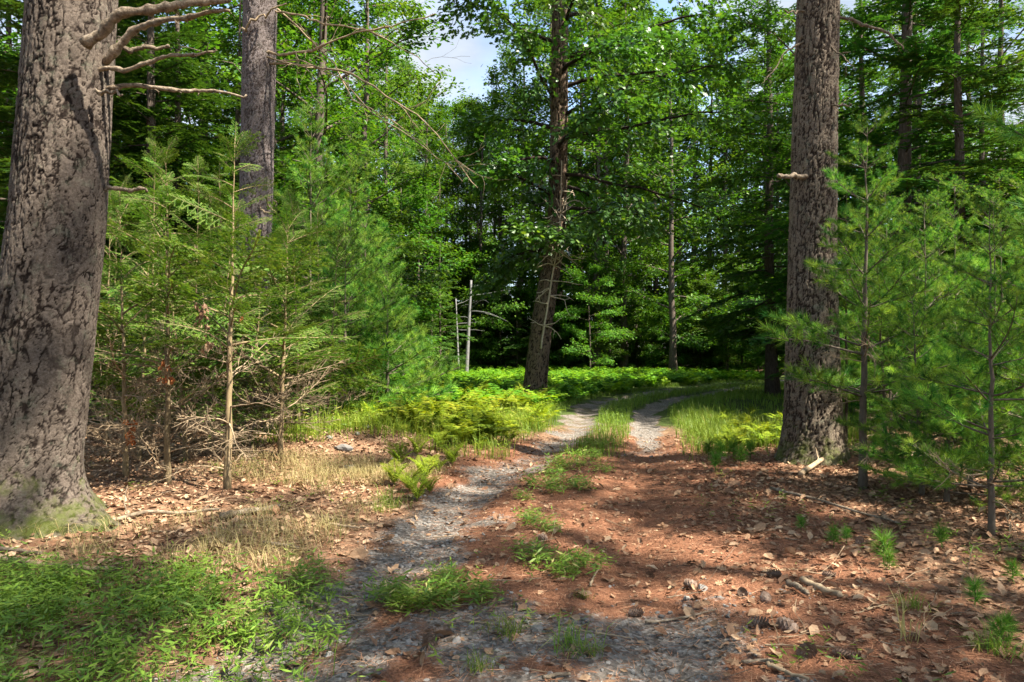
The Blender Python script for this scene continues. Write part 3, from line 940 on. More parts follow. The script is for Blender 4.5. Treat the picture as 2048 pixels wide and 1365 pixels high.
# -- second pine, darker, among the hemlocks
bx, by = -5.42, 14.0
e = link('pine_tree', None, None, (bx, by, H1(bx, by)))
tag(e, 'straight purplish brown pine trunk rising behind the hemlock saplings', 'tree')
link('trunk', great_trunk([(0, 0, -0.4), (0.05, 0, 2), (0.17, 0, 5), (0.22, 0, 9), (0.2, 0, 14), (0.2, 0, 26)], [0.40, 0.355, 0.335, 0.33, 0.28, 0.05], 110, 0.026, 9.2, 0.06, 0.020, M['bark_pine_dark'], 21, 0.3, 1.8, 5, 0.8), e)
o0 = (bx, by, H1(bx, by))
dbs = [([(515, 107), (560, 103), (620, 92), (760, 45), (870, 22)], [-0.2, -0.4, -0.6, -1.0, -1.2], 0.045, 0.012, 6),
       ([(520, 112), (600, 122), (690, 152), (800, 200), (870, 255), (930, 350), (955, 375)], [-0.1, -0.4, -0.8, -1.2, -1.5, -1.8, -2], 0.040, 0.008, 10),
       ([(530, 12), (610, 22), (700, 52), (790, 92), (868, 142)], [0.0, -0.3, -0.6, -0.8, -1.0], 0.038, 0.009, 7),
       ([(530, 10), (600, 60), (690, 170), (780, 250), (860, 300)], [0.1, 0.2, 0.3, 0.4, 0.5], 0.035, 0.007, 8),
       ([(530, 110), (640, 150), (720, 205), (840, 290), (925, 362)], [-0.3, -0.8, -1.2, -1.6, -2.0], 0.028, 0.006, 8),
       ([(520, 415), (536, 408), (548, 400)], [-0.3, -0.45, -0.6], 0.03, 0.015, 0),
       ([(480, 52), (540, 20), (570, 2)], [-0.35, -0.55, -0.7], 0.04, 0.02, 0)]
for k, (pp, dy, ra, rb, tw) in enumerate(dbs):
    pts = [rel(up_at(px, py, by + q), o0) for (px, py), q in zip(pp, dy)]
    link('dead_branch', limb_along(pts, ra * 0.7, rb * 0.7, M['dead_twig'], 320 + k, tw, 22, 6, 0.03, 0.9), e)
cr_, li_ = high_crown(13, 12, 26, 4.5, 46, 0.2, 0)
link('crown', cr_, e); link('limbs', li_, e)

# -- pine on the right beside the trail
bx, by = 4.43, 10.05
e = link('pine_tree', None, None, (bx, by, H1(bx, by)))
tag(e, 'tall grey brown pine trunk with furrowed bark behind pine saplings, lichen at its foot', 'tree')
link('trunk', great_trunk([(0, 0, -0.4), (-0.02, 0, 1), (-0.01, 0, 3), (0.05, 0, 5), (0.12, 0, 7), (0.2, 0, 12), (0.2, 0, 25)], [0.42, 0.375, 0.325, 0.31, 0.295, 0.24, 0.05], 170, 0.0185, 7.2, 0.062, 0.020, M['bark_pine_right'], 31, 0.3, 5.5, 5, 0.9, 0.19), e)
o0 = (bx, by, H1(bx, by))
dbs = [([(1665, 26), (1700, 33), (1745, 46), (1785, 66), (1812, 96)], [-0.1, -0.2, -0.3, -0.4, -0.5], 0.030, 0.012, 3),
       ([(1620, 18), (1597, 17), (1573, 15)], [-0.1, -0.2, -0.25], 0.020, 0.008, 0),
       ([(1620, 355), (1590, 352), (1558, 351)], [-0.15, -0.3, -0.4], 0.042, 0.032, 0),
       ([(1620, 72), (1575, 102), (1540, 150), (1525, 165)], [-0.1, -0.2, -0.3, -0.3], 0.016, 0.005, 5),
       ([(1660, 85), (1685, 100), (1710, 137)], [-0.2, -0.4, -0.5], 0.014, 0.005, 2),
       ([(1650, 210), (1680, 210), (1706, 208)], [-0.2, -0.3, -0.4], 0.018, 0.012, 0)]
for k, (pp, dy, ra, rb, tw) in enumerate(dbs):
    pts = [rel(up_at(px, py, by + q), o0) for (px, py), q in zip(pp, dy)]
    link('dead_branch', limb_along(pts, ra, rb, M['dead_wood'], 340 + k, tw, tw=0.2), e)
cr_, li_ = high_crown(14, 15, 25, 3.4, 34, 0.2, 0)
link('crown', cr_, e); link('limbs', li_, e)

# -- the leaning oak where the trail bends
bx, by = 0.74, 23.5
e = link('oak_tree', None, None, (bx, by, H1(bx, by)))
tag(e, 'leaning oak with dark brown trunk and lobed glossy leaves at the trail bend', 'tree')
oak_path = [(0, 0, -0.4), (0.02, 0, 0.3), (0.28, 0, 2.6), (0.55, 0, 4.3), (0.78, 0, 5.6), (0.86, 0, 7.2), (0.90, 0, 9.5), (0.93, 0, 13.8), (0.95, 0, 19)]
link('trunk', great_trunk(oak_path, [0.46, 0.40, 0.36, 0.345, 0.33, 0.315, 0.30, 0.27, 0.08], 90, 0.045, 14.2, 0.085, 0.034, M['bark_oak'], 41, 0.22, 4.4, 5, 0.9), e)
OP = np.array(oak_path)
g = rng(77)
# (height, azimuth towards, length, rise)
oak_limbs = [(5.2, 180, 2.6, 0.35), (5.6, 250, 3.0, 0.2), (6.0, 320, 2.6, 0.3), (6.6, 10, 3.6, 0.15), (7.0, 200, 3.0, 0.3), (7.4, 60, 3.5, 0.25), (7.8, 340, 4.4, 0.2), (8.2, 225, 3.4, 0.3),
             (8.6, 285, 3.6, 0.2), (9.0, 0, 4.8, 0.2), (9.4, 170, 3.6, 0.35), (9.8, 310, 4.4, 0.2), (10.3, 215, 3.8, 0.4), (10.8, 25, 5.0, 0.25), (11.3, 265, 4.0, 0.3), (11.8, 345, 5.0, 0.3), (12.3, 190, 3.8, 0.5),
             (12.8, 295, 4.4, 0.4), (13.3, 20, 4.8, 0.4), (14.0, 230, 3.6, 0.5), (14.6, 330, 4.2, 0.5), (15.4, 100, 4.0, 0.5), (16.0, 200, 3.0, 0.7), (16.6, 350, 3.6, 0.7), (17.5, 270, 3.0, 0.9), (18.3, 60, 2.6, 1.0)]
for k, (zz, az, ln, rise) in enumerate(oak_limbs):
    p = np.array([np.interp(zz, OP[:, 2], OP[:, 0]), 0, zz])
    a = R(az) + g.normal(0, 0.15)
    ln *= 1.35 if math.cos(a) > 0.5 else 1.05
    lp = wander(p, (math.cos(a), math.sin(a), rise), ln, 8, g, 0.45, 0.12)
    wood, fol = MB(), MB()
    wood.add(*tube(lp, np.linspace(0.075, 0.012, 9), 6))
    P, D = [], []
    for j in range(13):
        t = 0.15 + 0.85 * (j + g.uniform(0, 1)) / 13
        q = np.array([np.interp(t * 8, np.arange(9), lp[:, c]) for c in range(3)])
        dd = unit(lp[-1] - lp[0]); sd = np.cross(dd, [0, 0, 1.0]) * (1 if j % 2 else -1)
        ls = 0.40 * ln * (1.2 - 0.7 * t) * g.uniform(0.6, 1.2)
        sp = wander(q, dd * 0.6 + sd * g.uniform(0.3, 1) + np.array([0, 0, g.uniform(-0.8, 0.7)]), ls, 4, g, 0.4, 0.15)
        wood.add(*tube(sp, np.linspace(0.016, 0.004, 5), 3))
        for u in (0.35, 0.6, 0.8, 1.0):
            P.append(np.array([np.interp(u * 4, np.arange(5), sp[:, c]) for c in range(3)]) + g.normal(0, 0.06, 3)); D.append(unit(sp[-1] - sp[0]) + g.normal(0, 0.4, 3))
    leaf_spray(fol, np.array(P), np.array(D), 17, 0.205, g, OAKLEAF, 0, 0.5, 0.46)
    lo = link('limb', wood.mesh('limb', M['bark_oak'], True), e)
    link('foliage', fol.mesh('foliage', M['leaf_oak']), lo)
# bare twiggy vine climbing the oak's bark
g = rng(78)
mb = MB()
vp = smooth_path([(0.25, -0.40, 1.8), (0.42, -0.42, 3.0), (0.62, -0.42, 4.2), (0.85, -0.40, 5.4), (0.92, -0.36, 6.6), (0.95, -0.36, 8.2)], 26)
mb.add(*tube(vp + g.normal(0, 0.015, vp.shape), np.linspace(0.04, 0.022, 26), 5))
for k in range(44):
    i = int(g.integers(3, 24)); s = g.choice([-1, 1])
    q = wander(vp[i], (s * g.uniform(0.5, 1.2), g.uniform(-0.7, 0.0), g.normal(0.0, 0.5)), g.uniform(0.4, 1.25), 6, g, 0.5, 0.30)
    mb.add(*tube(q, np.linspace(0.022, 0.009, 7), 4))
    q2 = wander(q[3], unit(q[-1] - q[2]) + g.normal(0, 0.7, 3), 0.3, 3, g, 0.2, 0.2)
    mb.add(*tube(q2, np.linspace(0.014, 0.006, 4), 3))
vine = link('climbing_vine', mb.mesh('climbing_vine', M['vine'], True), None, (bx, by, H1(bx, by)))
tag(vine, 'bare pale twiggy vine climbing the leaning oak trunk', 'vine')

# ------------------------------------------------------------------ saplings of the foreground
HB = []
for k in range(5):
    wd, fo = hemlock_branch(100 + k, True)
    HB.append((wd.mesh('branch', M['bark_sapling'], True), fo.mesh('foliage', M['leaf_hemlock_near'])))
PB = []
for k in range(5):
    wd, fo = pine_branch(120 + k, TUFTS, 8, 3)
    PB.append((wd.mesh('branch', M['bark_sapling_dark'], True), fo.mesh('foliage', M['leaf_pine'])))
DB = []
for k in range(4):
    g = rng(140 + k)
    mb = MB()
    p = wander((0, 0, 0), (1, 0, 0.1), 1.0, 9, g, 0.4, 0.10)
    mb.add(*tube(p, np.linspace(0.010, 0.002, 10), 5))
    for j in range(13):
        t = g.uniform(0.2, 1)
        q = np.array([np.interp(t * 9, np.arange(10), p[:, c]) for c in range(3)])
        a = R(40) * (1 if j % 2 else -1) + g.normal(0, 0.3)
        L_ = 0.42 * (1.15 - t) * g.uniform(0.4, 1.3)
        s = wander(q, (math.cos(a), math.sin(a), g.normal(0, 0.3)), L_, 5, g, 0.4, 0.14)
        mb.add(*tube(s, np.linspace(0.0045, 0.0015, 6), 4))
        for b in range(3):
            s2 = wander(s[int(g.integers(1, 5))], unit(s[-1] - s[0]) + g.normal(0, 0.6, 3), L_ * 0.4, 3, g, 0.2, 0.15)
            mb.add(*tube(s2, np.linspace(0.0025, 0.001, 4), 3))
    DB.append(mb.mesh('dead_branch', M['dead_twig'], True))


def place_branch(e, meshes, p, az, pitch, ln, roll=0.0):
    """x axis of the branch turned to azimuth az and lifted by pitch"""
    b = link('branch' if isinstance(meshes, tuple) else 'dead_branch', meshes[0] if isinstance(meshes, tuple) else meshes, e, tuple(p), (roll, -pitch, az), ln)
    if isinstance(meshes, tuple):
        link('foliage', meshes[1], b)
    return b


def sapling(name, x, y, path, rad, branches, label, cat, group, mat, seed):
    e = link(name, None, None, (x, y, H1(x, y)))
    tag(e, label, cat, group)
    mb = MB()
    p = smooth_path(path, 24)
    g = rng(seed)
    p[1:-1] += g.normal(0, 0.006, (22, 3))
    p[0, 2] -= 0.1
    mb.add(*tube(p, np.interp(np.linspace(0, 1, 24), [0, 0.06, 0.5, 0.8, 1], [rad * 1.25, rad, rad * 0.55, rad * 0.22, 0.002]), 8))
    link('trunk', mb.mesh('trunk', mat, True), e)
    for kind, zz, az, pitch, ln, roll in branches:
        q = np.array([np.interp(zz, p[:, 2], p[:, 0]), np.interp(zz, p[:, 2], p[:, 1]), zz])
        place_branch(e, kind, q, az, pitch, ln, roll)
    return e


def hemlock_sapling(x, y, Ht, seed, rad, base, width, nb, ndead, label, lean=(0, 0), bias=None):
    g = rng(seed)
    br = []
    a = g.uniform(0, 6)
    for i in range(nb):
        u = (i + g.uniform(0, 0.9)) / nb
        a += 2.4 + g.normal(0, 0.35)
        br.append((HB[int(g.integers(5))], base + (Ht - base) * u * 0.97, a, 0.30 + 0.35 * u + g.normal(0, 0.15), max(0.25, width * (1 - 0.78 * u) * g.uniform(0.4, 1.35)), g.normal(0, 0.3)))
    for i in range(5):
        br.append((HB[int(g.integers(5))], Ht * (0.90 + 0.02 * i), a + i * 1.3, 0.75 + 0.12 * i, g.uniform(0.25, 0.45), g.normal(0, 0.3)))
    for i in range(ndead):
        br.append((DB[int(g.integers(4))], g.uniform(0.12, base * 1.1), g.uniform(0, 6.28), g.normal(0.25, 0.2), g.uniform(0.5, 1.25), g.uniform(0, 6)))
    path = [(0, 0, 0), (lean[0] * 0.3, lean[1] * 0.3, Ht * 0.33), (lean[0] * 0.7, lean[1] * 0.7, Ht * 0.7), (lean[0], lean[1], Ht)]
    return sapling('hemlock_sapling', x, y, path, rad, br, label, 'sapling', 'hemlock saplings left of the trail', M['bark_sapling'], seed)


def pine_sapling(x, y, Ht, seed, rad, base, width, whorls, label, lean=(0, 0), group='white pine saplings', ndead=6, per=5):
    g = rng(seed)
    br = []
    for i in range(whorls):
        u = i / max(1, whorls - 1)
        zz = base + (Ht - base) * (u ** 0.9) * 0.97
        a0 = g.uniform(0, 6)
        for k in range(per):
            br.append((PB[int(g.integers(5))], zz + g.normal(0, 0.03), a0 + k * 6.283 / per + g.normal(0, 0.2), 0.10 + 0.5 * u + g.normal(0, 0.12), max(0.22, width * (1 - 0.75 * u) * g.uniform(0.6, 1.2)), g.normal(0, 0.15)))
    for i in range(ndead):
        br.append((DB[int(g.integers(4))], g.uniform(0.3, base * 1.2 + 0.3), g.uniform(0, 6.28), g.normal(0.1, 0.15), g.uniform(0.5, 1.1), g.uniform(0, 6)))
    path = [(0, 0, 0), (lean[0] * 0.3, lean[1] * 0.3, Ht * 0.33), (lean[0] * 0.7, lean[1] * 0.7, Ht * 0.7), (lean[0], lean[1], Ht)]
    return sapling('pine_sapling', x, y, path, rad, br, label, 'sapling', group, M['bark_sapling_dark'], seed)


x, y = gp(457, 992)
hemlock_sapling(x, y, 4.2, 501, 0.045, 1.5, 1.3, 30, 20, 'tallest hemlock sapling with straight tan stem and bare lower limbs', (0.02, 0.1))
x, y = gp(338, 985)
hemlock_sapling(x, y, 4.1, 502, 0.040, 1.4, 1.35, 30, 20, 'hemlock sapling with rusty dead leaves caught halfway up its stem', (-0.1, 0.1))
x, y = gp(255, 975)
hemlock_sapling(x, y, 3.6, 503, 0.034, 1.35, 1.3, 28, 18, 'hemlock sapling closest beside the huge mossy pine trunk', (-0.12, 0.0))
x, y = gp(562, 935)
hemlock_sapling(x, y, 3.5, 504, 0.040, 1.15, 1.7, 30, 18, 'dark hemlock sapling at the edge of the low bank', (0.1, 0.0))
HS = [(215, 905, 4.2), (300, 900, 5.2), (390, 890, 5.0), (420, 915, 3.9), (520, 880, 3.8), (600, 885, 4.4), (655, 868, 4.0), (170, 860, 5.5), (350, 850, 6.0), (450, 845, 6.2), (600, 850, 5.4), (80, 845, 5.2), (250, 850, 5.8), (-40, 850, 5.5), (280, 935, 3.4), (375, 940, 3.0), (430, 880, 4.6), (500, 915, 3.2), (545, 868, 4.8), (320, 872, 4.8), (640, 845, 5.0), (225, 880, 4.5)]
HL = ['hemlock sapling half hidden by the edge of the huge trunk', 'hemlock sapling standing behind the one beside the huge trunk', 'hemlock sapling standing in the gap behind the two front saplings', 'short hemlock sapling just behind the tallest front sapling',
      'short hemlock sapling in front of the purplish pine trunk', 'hemlock sapling right behind the dark sapling at the bank', 'hemlock sapling between the low bank and the white pines', 'tall hemlock sapling behind the huge trunk',
      'very tall hemlock sapling at the back of the thicket', 'very tall hemlock sapling beside the purplish pine trunk', 'tall hemlock sapling right of the purplish pine trunk', 'tall hemlock sapling showing left of the huge trunk', 'tall hemlock sapling at the back beside the huge trunk', 'hemlock sapling far left behind the huge trunk', 'waist high hemlock sapling between the huge trunk and the rusty leaves', 'waist high hemlock sapling left of the tallest front sapling', 'bushy hemlock sapling left of the purplish pine trunk', 'bushy low hemlock sapling at the foot of the purplish pine trunk',
      'bushy hemlock sapling right behind the purplish pine trunk', 'bushy hemlock sapling deep in the thicket', 'bushy hemlock sapling touching the feathery white pines', 'bushy hemlock sapling behind the edge of the huge trunk']
for k, (px, py, Ht) in enumerate(HS):
    x, y = gp(px, py)
    hemlock_sapling(x, y, Ht, 510 + k, 0.032, 0.85 if k < 14 else 0.45, 1.6, 30, 13, HL[k], (rng(k).normal(0, 0.2), 0))

# white pines: right foreground
x, y = gp(1722, 985)
pine_sapling(x, y, 4.4, 601, 0.050, 1.15, 1.25, 8, 'white pine sapling with dark stem in front of the furrowed pine trunk', (0.10, 0.0), 'white pine saplings right of the trail', 9)
x, y = gp(1978, 1088)
pine_sapling(x, y, 2.9, 602, 0.028, 0.45, 0.95, 8, 'small white pine sapling with thin stem rising from dry leaves', (0.02, 0.0), 'white pine saplings right of the trail', 3, 5)
x, y = gp(1690, 935)
pine_sapling(x, y, 4.0, 603, 0.026, 1.9, 1.0, 5, 'thin pale stemmed pine sapling tight against the furrowed trunk', (0.05, 0.0), 'white pine saplings right of the trail', 5, 4)
PS = [(1850, 945, 3.7, 0.5), (2080, 960, 4.2, 0.5), (1910, 905, 4.4, 0.6), (2130, 1035, 3.2, 0.4), (1780, 885, 4.6, 0.9), (2010, 880, 5.0, 0.7), (2200, 930, 4.8, 0.6), (1800, 860, 5.0, 1.0), (1940, 990, 2.0, 0.25), (1840, 1000, 2.3, 0.3), (1770, 940, 3.0, 0.7), (1990, 925, 4.0, 0.5), (1880, 870, 5.2, 0.8), (2060, 1010, 2.6, 0.25), (1890, 1015, 1.5, 0.15)]
PL = ['bushy white pine between the dark stemmed and the thin stemmed saplings', 'bushy white pine behind the small thin stemmed one', 'white pine sapling deep between the dark stem and the thin stem', 'low white pine right of the small thin stemmed one',
      'white pine sapling just behind the dark stemmed one', 'tall white pine sapling at the back of the pine thicket', 'white pine sapling at the outer end of the pine thicket', 'tall white pine sapling behind the furrowed trunk and the dark stem', 'waist high white pine with yellow green tufts above dry leaves', 'short white pine standing between the dark stem and dry leaves', 'slim white pine right beside the dark stemmed sapling', 'broad white pine in the heart of the pine thicket', 'tallest white pine at the back of the thicket', 'short broad white pine behind the thin stemmed sapling', 'knee high white pine in front of the pine thicket']
for k, (px, py, Ht, b) in enumerate(PS):
    x, y = gp(px, py)
    pine_sapling(x, y, Ht, 610 + k, 0.03, b, min(1.35, 0.45 + 0.25 * Ht), 9, PL[k], (rng(k).normal(0, 0.1), 0), 'pine thicket right of the trail', 3)
# one reaching in from beyond the right edge, with long branches at head height
x, y = 4.95, 5.35
pine_sapling(x, y, 5.4, 640, 0.05, 2.3, 1.3, 6, 'taller white pine sapling reaching long yellow green tufts over its neighbours', (0.0, 0.0), 'white pine saplings right of the trail', 3)
# left, behind the hemlocks
for k, (px, py, Ht, b) in enumerate([(775, 845, 3.6, 0.15), (690, 850, 4.6, 0.3), (730, 828, 5.2, 0.3), (620, 835, 8.0, 0.6), (700, 815, 8.5, 0.8)]):
    x, y = gp(px, py)
    pine_sapling(x, y, Ht, 650 + k, 0.05, b, 1.5 + 0.12 * Ht, 9 + k, ['low bushy white pine at the edge of the sunlit ferns', 'soft white pine sapling behind the low bank', 'mid sized white pine beside the fern clearing', 'tall feathery white pine behind the purplish trunk', 'tall feathery white pine at the back of the fern clearing'][k], (0, 0), 'young white pines left of the trail', 2, 6)

# ------------------------------------------------------------------ the forest behind
BT = [broad_tree(200, 24, 3.5, 4.6, 24, 7, 6, 14, 0.21, 0.26, (M['bark_far'], M['leaf_broad'])),
      broad_tree(201, 22, 2.5, 4.4, 24, 7, 6, 14, 0.21, 0.24, (M['bark_far'], M['leaf_broad'])),
      broad_tree(202, 26, 5.0, 4.8, 24, 7, 6, 14, 0.22, 0.28, (M['bark_far'], M['leaf_broad'])),
      broad_tree(203, 21, 3.0, 4.2, 22, 7, 6, 14, 0.20, 0.22, (M['bark_far'], M['leaf_light']))]
UT = [broad_tree(210, 7.5, 0.9, 2.6, 16, 6, 5, 15, 0.17, 0.07, (M['bark_far'], M['leaf_light']), 0.42, 0.25),
      broad_tree(211, 6.0, 0.7, 2.3, 15, 6, 5, 15, 0.17, 0.06, (M['bark_far'], M['leaf_broad']), 0.42, 0.25),
      broad_tree(212, 9.0, 1.6, 2.8, 18, 6, 5, 15, 0.18, 0.09, (M['bark_far'], M['leaf_broad']), 0.45, 0.3)]
HT = [conifer(220, 20, 2.2, 4.2, 0.24, (M['bark_far'], M['leaf_hemlock']), 90, HB_FAR, 0.25, 0.8, 10),
      conifer(221, 16, 1.2, 3.8, 0.20, (M['bark_far'], M['leaf_hemlock']), 84, HB_FAR, 0.25, 0.8, 8),
      conifer(222, 8.5, 0.4, 2.6, 0.09, (M['bark_far'], M['leaf_hemlock']), 62, HB_FAR, 0.15, 0.8, 4)]
PT = [conifer(230, 26, 9.0, 4.2, 0.26, (M['bark_far'], M['leaf_pine']), 70, PB_FAR, 0.0, 0.6, 14),
      conifer(231, 22, 6.0, 3.8, 0.24, (M['bark_far'], M['leaf_pine']), 70, PB_FAR, 0.0, 0.6, 14),
      conifer(232, 25, 9.0, 3.6, 0.24, (M['bark_far'], M['leaf_pine']), 24, PB_FAR, 0.0, 0.5, 10),
      conifer(233, 26, 14.0, 4.0, 0.24, (M['bark_far'], M['leaf_pine']), 34, PB_FAR, 0.0, 0.5, 10),  # high, sparse crown shaped for the shade it throws
      conifer(234, 27, 18.0, 3.4, 0.24, (M['bark_far'], M['leaf_pine']), 26, PB_FAR, 0.0, 0.4, 10)]
SETS = {'b': ('maple_tree', BT, 'tree'), 'u': ('understory_tree', UT, 'tree'), 'h': ('hemlock_tree', HT, 'tree'), 'p': ('pine_tree', PT, 'tree')}

# trees singled out in the photograph: kind, variant, column, distance, scale, label
KEY = [('h', 0, 1545, 26.5, 1.0, 'dark slanting hemlock trunk standing where the trail disappears right'),
       ('b', 1, 1345, 46, 1.05, 'slim dark trunk rising from the fern bank at the trail curve'),
       ('b', 2, 1245, 52, 1.1, 'dark double trunked tree behind the fern bank'),
       ('h', 0, 1820, 19, 1.05, 'stout dark tree behind the white pine thicket'),
       ('b', 0, 640, 24, 0.95, 'tall broadleaf tree behind the feathery white pines'),
       ('b', 3, 740, 29, 0.95, 'light green broadleaf tree left of the gap of sky'),
       ('h', 1, 300, 18, 1.0, 'dense dark hemlock behind the thicket of saplings'),
       ('h', 0, 90, 16, 0.95, 'dark hemlock behind the huge mossy pine trunk'),
       ('b', 2, 1615, 22.5, 0.62, 'leafy maple behind the furrowed pine, overhanging the curve of the trail'),
       ('h', 1, 1640, 27, 1.1, 'deep green hemlock behind the furrowed pine trunk'),
       ('u', 0, 1180, 44, 0.9, 'small spreading sapling tree at the back of the ferns'),
       ('h', 2, 880, 40, 1.0, 'young hemlock at the back of the fern clearing')]
placed = []
for kd, v, px, d, sc, lb in KEY:
    nm, st, cat = SETS[kd]
    x, y = col_at(px, d)
    put_tree(nm, st[v], x, y, rng(int(px)).uniform(0, 6.28), sc, lb, cat)
    placed.append((x, y, 2.0))
# two pale dead trunks beyond the ferns
for px, d, lx, Ht, r, lb in ((932, 46, 0.35, 6.6, 0.16, 'thicker of two pale grey bare trunks behind the ferns'), (918, 47, -0.22, 5.4, 0.09, 'thinner of two pale grey bare trunks behind the ferns')):
    x, y = col_at(px, d)
    g = rng(int(px))
    e = link('dead_tree', None, None, (x, y, H1(x, y)))
    tag(e, lb, 'tree')
    mb = MB()
    pth = smooth_path([(0, 0, -0.2), (lx * 0.4, 0, Ht * 0.4), (lx, 0, Ht)], 14)
    mb.add(*tube(pth, np.linspace(r, r * 0.45, 14), 9))
    link('trunk', mb.mesh('trunk', M['bark_pale'], True), e)
    for k in range(5):
        i = int(g.integers(8, 13)); a = g.uniform(-1.2, 1.2)
        q = wander(pth[i], (math.cos(a), math.sin(a) * 0.5, g.uniform(0.1, 0.5)), g.uniform(1.0, 3.2), 6, g, 0.5, 0.1)
        m2 = MB(); m2.add(*tube(q, np.linspace(0.022, 0.006, 7), 4))
        link('dead_branch', m2.mesh('dead_branch', M['bark_pale'], True), e)

ZONES = [(230, 'behind the huge mossy pine trunk'), (480, 'behind the hemlock sapling thicket'), (620, 'behind the purplish pine trunk'), (830, 'behind the feathery white pines'), (1010, 'below the gap of open sky'),
         (1250, 'behind the leaning oak'), (1500, 'beyond the curve of the trail'), (1720, 'behind the furrowed pine trunk'), (9999, 'behind the white pine thicket')]
LOOK = {'b': ['tall broadleaf tree', 'leafy broadleaf tree', 'towering broadleaf tree', 'light green broadleaf tree'], 'u': ['light green understory tree', 'short bushy understory tree', 'slender understory tree'],
        'h': ['tall dark hemlock', 'dense dark hemlock', 'young layered hemlock'], 'p': ['tall bare stemmed pine', 'bare stemmed pine']}


def wood_label(kd, v, px, near):
    where = next(t for lim, t in ZONES if px < lim)
    row = 'at the edge of the woods' if near < 7 else 'in the middle of the woods' if near < 20 else 'deep in the woods'
    return LOOK[kd][v] + ' ' + row + ' ' + where, LOOK[kd][v] + 's ' + row + ' ' + where


def edge(px):
    """how near the woods come in this column"""
    return np.interp(px, [-400, 0, 300, 560, 700, 800, 850, 1350, 1500, 1570, 1620, 1750, 2500], [11, 17, 18, 20, 24, 32, 49, 50, 44, 38, 28, 17, 13])


def plant(kd, v, px, d, sc, rz):
    x, y = col_at(px, d)
    sp = 1.9 if kd == 'u' or v == 2 else 2.7
    if poly_dist(np.array([x]), np.array([y]), CTR)[0] < 3.0: return
    lb, gn = wood_label(kd, v, px, d - edge(px))
    put_tree(SETS[kd][0], SETS[kd][1][v], x, y, rz, sc, lb, 'tree', gn)
    placed.append((x, y, sp))


g = rng(4141)
for px in np.arange(600, 1580, 34):                                   # leafy fringe of the woods
    kd = 'u' if g.random() < 0.85 or 1240 < px else 'h'
    plant(kd, int(g.integers(3)) if kd == 'u' else 2, px + g.normal(0, 14), edge(px) + g.uniform(0.3, 5), g.uniform(0.55, 1.3), g.uniform(0, 6.28))
for px in list(np.arange(1600, 2150, 60)) + list(np.arange(-60, 560, 60)):
    kd = 'u' if g.random() < 0.5 else 'h'
    plant(kd, int(g.integers(3)) if kd == 'u' else int(g.integers(1, 3)), px + g.normal(0, 14), edge(px) + g.uniform(0.3, 5), g.uniform(0.7, 1.15), g.uniform(0, 6.28))

for k, (px, d, py) in enumerate([(770, 52, 120), (812, 56, 150), (850, 51, 215), (893, 54, 235), (930, 58, 235), (965, 53, 215), (1000, 57, 170), (1040, 52, 120), (905, 66, 230), (950, 69, 230), (860, 68, 210)]):
    v = [1, 3, 0, 1][k % 4]
    plant('b', v, px, d, ((HY - py) / F * d + CAM_H) / [24, 22, 26, 21][v], k * 1.9)
for k, (px, d) in enumerate([(1100, 53), (1160, 56), (1215, 52), (1270, 62), (1300, 66), (1390, 61), (1450, 60), (1500, 64), (1190, 50), (1240, 62), (1310, 60), (1355, 60), (1120, 60), (1420, 66), (1580, 62), (1640, 66), (1540, 68), (1700, 46), (1760, 40), (1850, 30), (1930, 36), (2010, 28), (560, 34), (480, 38), (400, 30), (330, 36), (250, 30), (160, 34), (60, 30), (620, 40), (690, 44)]):
    v = [2, 0, 1, 3][k % 4]
    plant('b', v, px, d, max(0.85, min(1.3, (730 / F * d + CAM_H) / [24, 22, 26, 21][v])), k * 2.1)

for k in range(125):                                                    # low shrubs under the trees
    px = g.uniform(820, 1640); d = edge(px) + g.uniform(0.5, 22)
    x, y = col_at(px, d)
    if poly_dist(np.array([x]), np.array([y]), CTR)[0] < 3.0: continue
    v = 0 if g.random() < 0.7 else 1
    o = link('shrub', None, None, (x, y, H1(x, y)), (0, 0, g.uniform(0, 6.28)), g.uniform(0.3, 0.75))
    link('stem', UT[v][0], o); link('foliage', UT[v][1], o)
    where = next(t for lim, t in ZONES if px < lim)
    tag(o, ['light green', 'dark green'][v] + ' low shrub under the trees ' + where, 'shrub', 'shrubs under the trees ' + where)

g = rng(4242)
cnt = 0
for it in range(4000):
    if cnt >= 215: break
    px = g.uniform(-250, 2300); d = g.uniform(14, 84)
    if d < edge(px) + 0.5: continue
    x, y = col_at(px, d)
    if poly_dist(np.array([x]), np.array([y]), CTR)[0] < 3.4: continue
    near = d - edge(px)
    u = g.random()
    if px < 560: kd = 'h' if u < 0.36 else 'b' if u < 0.62 else 'u' if u < 0.95 else 'p'
    elif px < 1450: kd = 'b' if u < 0.42 else 'u' if u < 0.82 else 'h' if u < 0.96 else 'p'
    else: kd = 'h' if u < 0.36 else 'b' if u < 0.64 else 'u' if u < 0.96 else 'p'
    sp = 1.9 if kd == 'u' else 2.7
    if any((x - a) ** 2 + (y - b) ** 2 < (0.5 * (sp + c)) ** 2 for a, b, c in placed): continue
    nm, st, cat = SETS[kd]
    v = int(g.integers(min(len(st), 2 if kd == 'p' else 9)))
    Hs = {'b': [24, 22, 26, 21], 'u': [7.5, 6, 9], 'h': [20, 16, 8.5], 'p': [26, 22]}[kd][v]
    sc = g.uniform(0.85, 1.15)
    if 1240 < px < 1680 and d < 57 and kd != 'u': continue
    gap = 825 < px + 0 < 1010
    if 780 < px < 1050:
        lim = (HY - 225) / F * d + CAM_H
        if px < 825 or px > 1010: lim *= 1.35
        if Hs * sc > lim: sc = lim / Hs
        if sc < 0.55: continue
    lb, gn = wood_label(kd, v, px, near)
    put_tree(nm, st[v], x, y, g.uniform(0, 6.28), sc, lb, cat, gn)
    placed.append((x, y, sp)); cnt += 1

